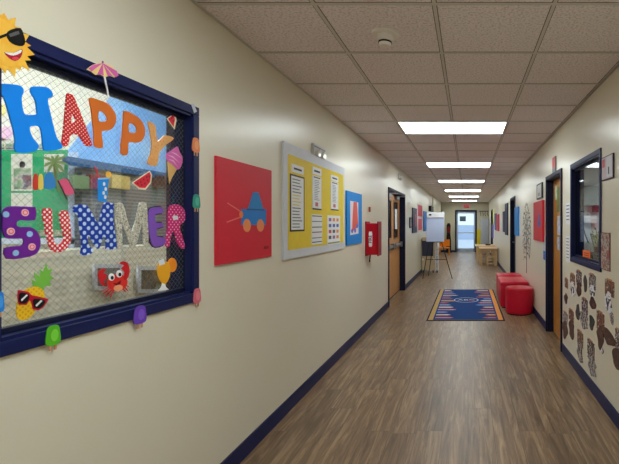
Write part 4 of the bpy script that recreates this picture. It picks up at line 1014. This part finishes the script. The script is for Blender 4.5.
# orange sign on the right window glass
GR = Fr('R', XR+.031)
o, ad = panel(GR, 583, 250.5, 590.3, 261, mat('neon_orange', (250, 116, 40), .5), 'window_notice', 'bright orange notice at the bottom of the right window', 'notice', .002)
for i in range(3): ad('print', .15, .7-i*.2, .85, .78-i*.2, mat('print_rust', (170, 60, 20), .6), .002)

# office behind right window
OW = wall_mat('office_paint', (206, 208, 206), .6)
struct(MB().box((XR+.12, 8.6, 0), (3.3, 8.7, 2.6)).build('wall_office_far', OW))
struct(MB().box((3.3, 2.6, 0), (3.4, 8.7, 2.6)).build('wall_office_side', OW))
struct(MB().box((XR+.12, 2.5, 0), (3.3, 2.6, 2.6)).build('wall_office_near', OW))
struct(MB().box((XR+.3, 2.5, -.1), (3.4, 8.7, 0)).build('floor_office', FLOOR))
struct(MB().box((XR+.12, 2.5, 2.6), (3.4, 8.7, 2.68)).build('ceiling_office', TILE))
t = empty('ceiling_light', (2.25, 6.6, 2.6), 'light panel on the office ceiling beyond the right window', 'ceiling light')
MB().box((-.6, -.3, -.02), (.6, .3, -.001)).build('diffuser', emit('office_diffuser', (.95, .98, 1), 11), t)
MB().box((-.62, -.32, -.012), (.62, .32, -.0005)).build('frame', GRID, t)
OF = Fr('E', 8.58)
def ob(name, x0, y0, x1, y1, m, lab, cat, d=.2):
    a, b0 = OF.m(x0, y1); c, d0 = OF.m(x1, y0)
    o = MB().box((-(c-a)/2, 0, 0), ((c-a)/2, d0-b0, d), .006).build(name, m, None, OF.at((a+c)/2, b0)); return tag(o, lab, cat)
ob('wall_cabinet', 574, 187, 604, 206, mat('office_cab', (120, 128, 130), .5), 'grey wall cabinet inside the office behind the right window', 'cabinet', .35)
ob('towel_dispenser', 581.5, 216, 594, 223, WHITE, 'white dispenser on the office wall seen through the right window', 'dispenser', .18)
ob('office_desk', 572, 252, 612, 292, mat('desk_dark', (70, 66, 62), .5), 'dark desk inside the office behind the right window', 'desk', .7)
o = ob('red_box', 592, 205.5, 599, 212, mat('muted_red', (120, 50, 56), .5), 'dull red box on the office wall', 'box', .1)
t = empty('desk_plant', (2.55, 8.2, .883), 'leafy yellow green plant on the office desk', 'plant')
MB().lathe([(0, 0), (.07, 0), (.09, .12), (.08, .12), (0, .1)], 20).build('pot', mat('pot_brown', (110, 80, 60), .6), t, smooth=True)
lf = MB()
for i in range(40):
    a = rs.random()*2*PI; r = .05+rs.random()*.13; z = .15+rs.random()*.3
    c = Vector((r*math.cos(a), r*math.sin(a), z)); e = c*1.0+Vector((.05*math.cos(a), .05*math.sin(a), .07)); sd = Vector((-math.sin(a), math.cos(a), 0))*.02
    m_ = (c+e)/2
    vs = [lf.bm.verts.new(v) for v in (c, m_+sd, e, m_-sd)]; lf.bm.faces.new(vs)
    lf.cyl((0, 0, .1), tuple(c), .002, seg=4)
lf.build('foliage', mat('leaf_mix', (128, 130, 60), .6), t)
for i, (x, z0, ln, c) in enumerate(((2.30, 1.42, .34, (60, 60, 64)), (2.46, 1.25, .36, (110, 106, 98)))):
    a = MB().tube([(x, 8.38, z0), (x+.04, 8.36, z0-ln*.5), (x+.1, 8.34, z0-ln)], .012).build('hanging_strap', mat('strap%d' % i, c, .6))
    tag(a, '%s strap hanging below the office dispenser' % ('dark' if i == 0 else 'tan'), 'strap')

# ---------------------------------------------------------------- photo cut-outs on the right wall
PH = [blobs('photo_a', [(20, 12, 14), (110, 58, 40), (30, 20, 24), (236, 232, 234), (54, 30, 28), (176, 112, 84)], 17, dist=1.5, lo=.36, hi=.62, hard=True),
      blobs('photo_b', [(20, 18, 26), (170, 128, 108), (30, 26, 32), (232, 232, 238), (36, 32, 48), (206, 204, 212)], 18, dist=1.8, lo=.36, hi=.62, hard=True),
      blobs('photo_c', [(44, 26, 24), (184, 116, 78), (36, 24, 26), (110, 66, 50), (214, 196, 186), (52, 34, 40)], 17, dist=1.5, lo=.36, hi=.62, hard=True)]
BR = blobs('brown_cutout', [(20, 10, 8), (86, 42, 28), (32, 16, 14), (120, 66, 44)], 34, lo=.38, hi=.62)
WH = blobs('white_clothes', [(40, 36, 48), (244, 244, 248), (214, 216, 226), (248, 248, 250), (30, 28, 36)], 16, lo=.38, hi=.64, hard=True, dist=1)
DG = blobs('dark_green_cutout', [(30, 34, 32), (70, 76, 66), (22, 22, 26)], 24, lo=.4, hi=.6)
TAPE = mat('tape_tan', (206, 150, 110), .5)
ords = [
 ('strip', (565.0, 278.5, 568.2, 288), PH[2], None, 'narrow photo in the top row, leftmost of the wall photos'),
 ('blob', (564.2, 293, 568.3, 304), BR, None, 'round brown cut-out below the leftmost top photo'),
 ('strip', (570.3, 274, 575.2, 283.5), PH[2], ((571, 283, 575, 298), WH), 'photo of a child in white, second in the top row'),
 ('strip', (576.4, 271, 582, 285.5), PH[0], ((577, 285, 581.6, 297.5), BR), 'photo above a brown cut-out, third in the top row'),
 ('blob', (583.3, 275, 588, 292.5), DG, None, 'dark standing figure cut-out in the top row'),
 ('strip', (589.2, 274.5, 596, 289), PH[1], ((590, 288, 596, 297), WH), 'photo with tape above a white shirt, under the window corner'),
 ('blob', (589.5, 296.5, 596.2, 309.5), BR, None, 'large brown hand-like cut-out below the window corner photo'),
 ('strip', (605.3, 280.5, 614.6, 296), PH[2], ((605.6, 295, 613, 313), WH), 'large photo with white clothes below, rightmost in the top row'),
 ('blob', (609.5, 311, 614.8, 325), PH[1], None, 'black and white cut-out under the large right photo'),
 ('strip', (582, 298.8, 588, 313.5), PH[0], ((580.6, 313, 588.6, 329.5), PH[1]), 'photo in the middle row between two brown cut-outs'),
 ('blob', (576, 303, 580, 321), DG, None, 'slanting thin dark cut-out in the middle row'),
 ('blob', (588.6, 315, 595, 330), DG, None, 'greenish dark figure cut-out in the middle row'),
 ('strip', (563.4, 312.5, 567.8, 323), PH[1], ((562.8, 323, 567.6, 340), BR), 'small photo over a brown cut-out, leftmost of the lower row'),
 ('strip', (569, 310, 574, 321), PH[2], ((569.4, 321, 574.2, 339), BR), 'small photo over a brown cut-out, second in the lower row'),
 ('strip', (597, 312.5, 604.6, 331), PH[2], ((597.5, 330, 604.4, 351), BR), 'tilted photo with tape in the lower right part'),
 ('blob', (602.6, 329, 615, 345), BR, None, 'big round brown cut-out at lower right'),
 ('strip', (577.6, 331.5, 583.4, 346), PH[2], ((577.6, 345.5, 583.4, 363), PH[0]), 'orange and brown photo in the bottom row, left one'),
 ('strip', (587.6, 341, 594.8, 361), PH[0], ((588, 360.5, 596.5, 376), PH[1]), 'dark photo in the bottom row, lowest on the wall'),
 ('strip', (615.4, 330, 622, 350), PH[0], ((613.6, 351, 622, 372), BR), 'dark photo at the right edge of the picture'),
 ('blob', (612, 349, 615, 358), DG, None, 'small dark cut-out near the right edge'),
 ('blob', (598.5, 346.5, 604.5, 353.5), WH, None, 'small white paper piece below the tilted photo'),
]
for i, (k, rr, m, sub, lab) in enumerate(ords):
    u0, v0, u1, v1 = WR.rect(*rr); w, h = u1-u0, v1-v0; cu, cv = (u0+u1)/2, (v0+v1)/2
    def outline(w, h, seed):
        q = random.Random(seed); n = 11
        return [tuple(p) for p in spline([((w/2)*math.cos(2*PI*j/n)*q.uniform(.55, 1.2), (h/2)*math.sin(2*PI*j/n)*q.uniform(.78, 1.08)) for j in range(n)], 3)]
    if k == 'blob':
        o = cut('cutout', WR, [outline(w, h, i)], m, .001, .003, None, (0, 0), px=False); o.matrix_world = WR.at(cu, cv)
        tag(o, lab, 'cut-out', 'photo cut-outs under the right window')
    else:
        t = empty('photo', WR.at(cu, cv), lab, 'photo', 'photo cut-outs under the right window')
        MB().box((-w/2, -h/2, .001), (w/2, h/2, .003)).build('photo_print', m, t)
        cut('tape', WR, [rc(-w*.3, h*.5, w*.25, h*.5+.012)], TAPE, .001, .004, t, (0, 0), px=False)
        if sub:
            a0, b0, a1, b1 = WR.rect(*sub[0]); a0 -= .01; a1 += .01; b1 += .03
            lp = [(p[0]+(a0+a1)/2-cu, p[1]+(b0+b1)/2-cv) for p in outline(a1-a0, b1-b0, i+50)]
            cut('lower_cutout', WR, [lp], sub[1], .003, .005, t, (0, 0), px=False)

# ---------------------------------------------------------------- world, camera, view
w = bpy.data.worlds.new('world'); bpy.context.scene.world = w; w.use_nodes = True
bg = w.node_tree.nodes['Background']
sk = w.node_tree.nodes.new('ShaderNodeTexSky'); sk.sky_type = 'HOSEK_WILKIE'; sk.turbidity = 5
try: sk.sun_direction = Vector((.3, .5, .8)).normalized()
except Exception: pass
mxw = w.node_tree.nodes.new('ShaderNodeMix'); mxw.data_type = 'RGBA'; mxw.inputs[0].default_value = .85; mxw.inputs[7].default_value = (.70, .84, 1, 1)
w.node_tree.links.new(sk.outputs[0], mxw.inputs[6]); w.node_tree.links.new(mxw.outputs[2], bg.inputs[0]); bg.inputs[1].default_value = 1.15
cam = bpy.data.cameras.new('camera'); co = bpy.data.objects.new('camera', cam); C.objects.link(co)
co.location = (0, 0, CAM); co.rotation_euler = (PI/2, 0, 0)
cam.sensor_width = 36; cam.sensor_fit = 'HORIZONTAL'; cam.lens = F/619*36
cam.shift_x = -(CX-309.5)/619; cam.shift_y = -(232-CY)/619
cam.clip_start = .02; cam.clip_end = 200
sc = bpy.context.scene; sc.camera = co
sc.view_settings.view_transform = 'Standard'; sc.view_settings.look = 'None'; sc.view_settings.gamma = 1
sc.view_settings.exposure = 0.46
try: sc.view_settings.use_curve_mapping = False
except Exception: pass
sc.cycles.max_bounces = 8; sc.cycles.diffuse_bounces = 5; sc.cycles.transparent_max_bounces = 12
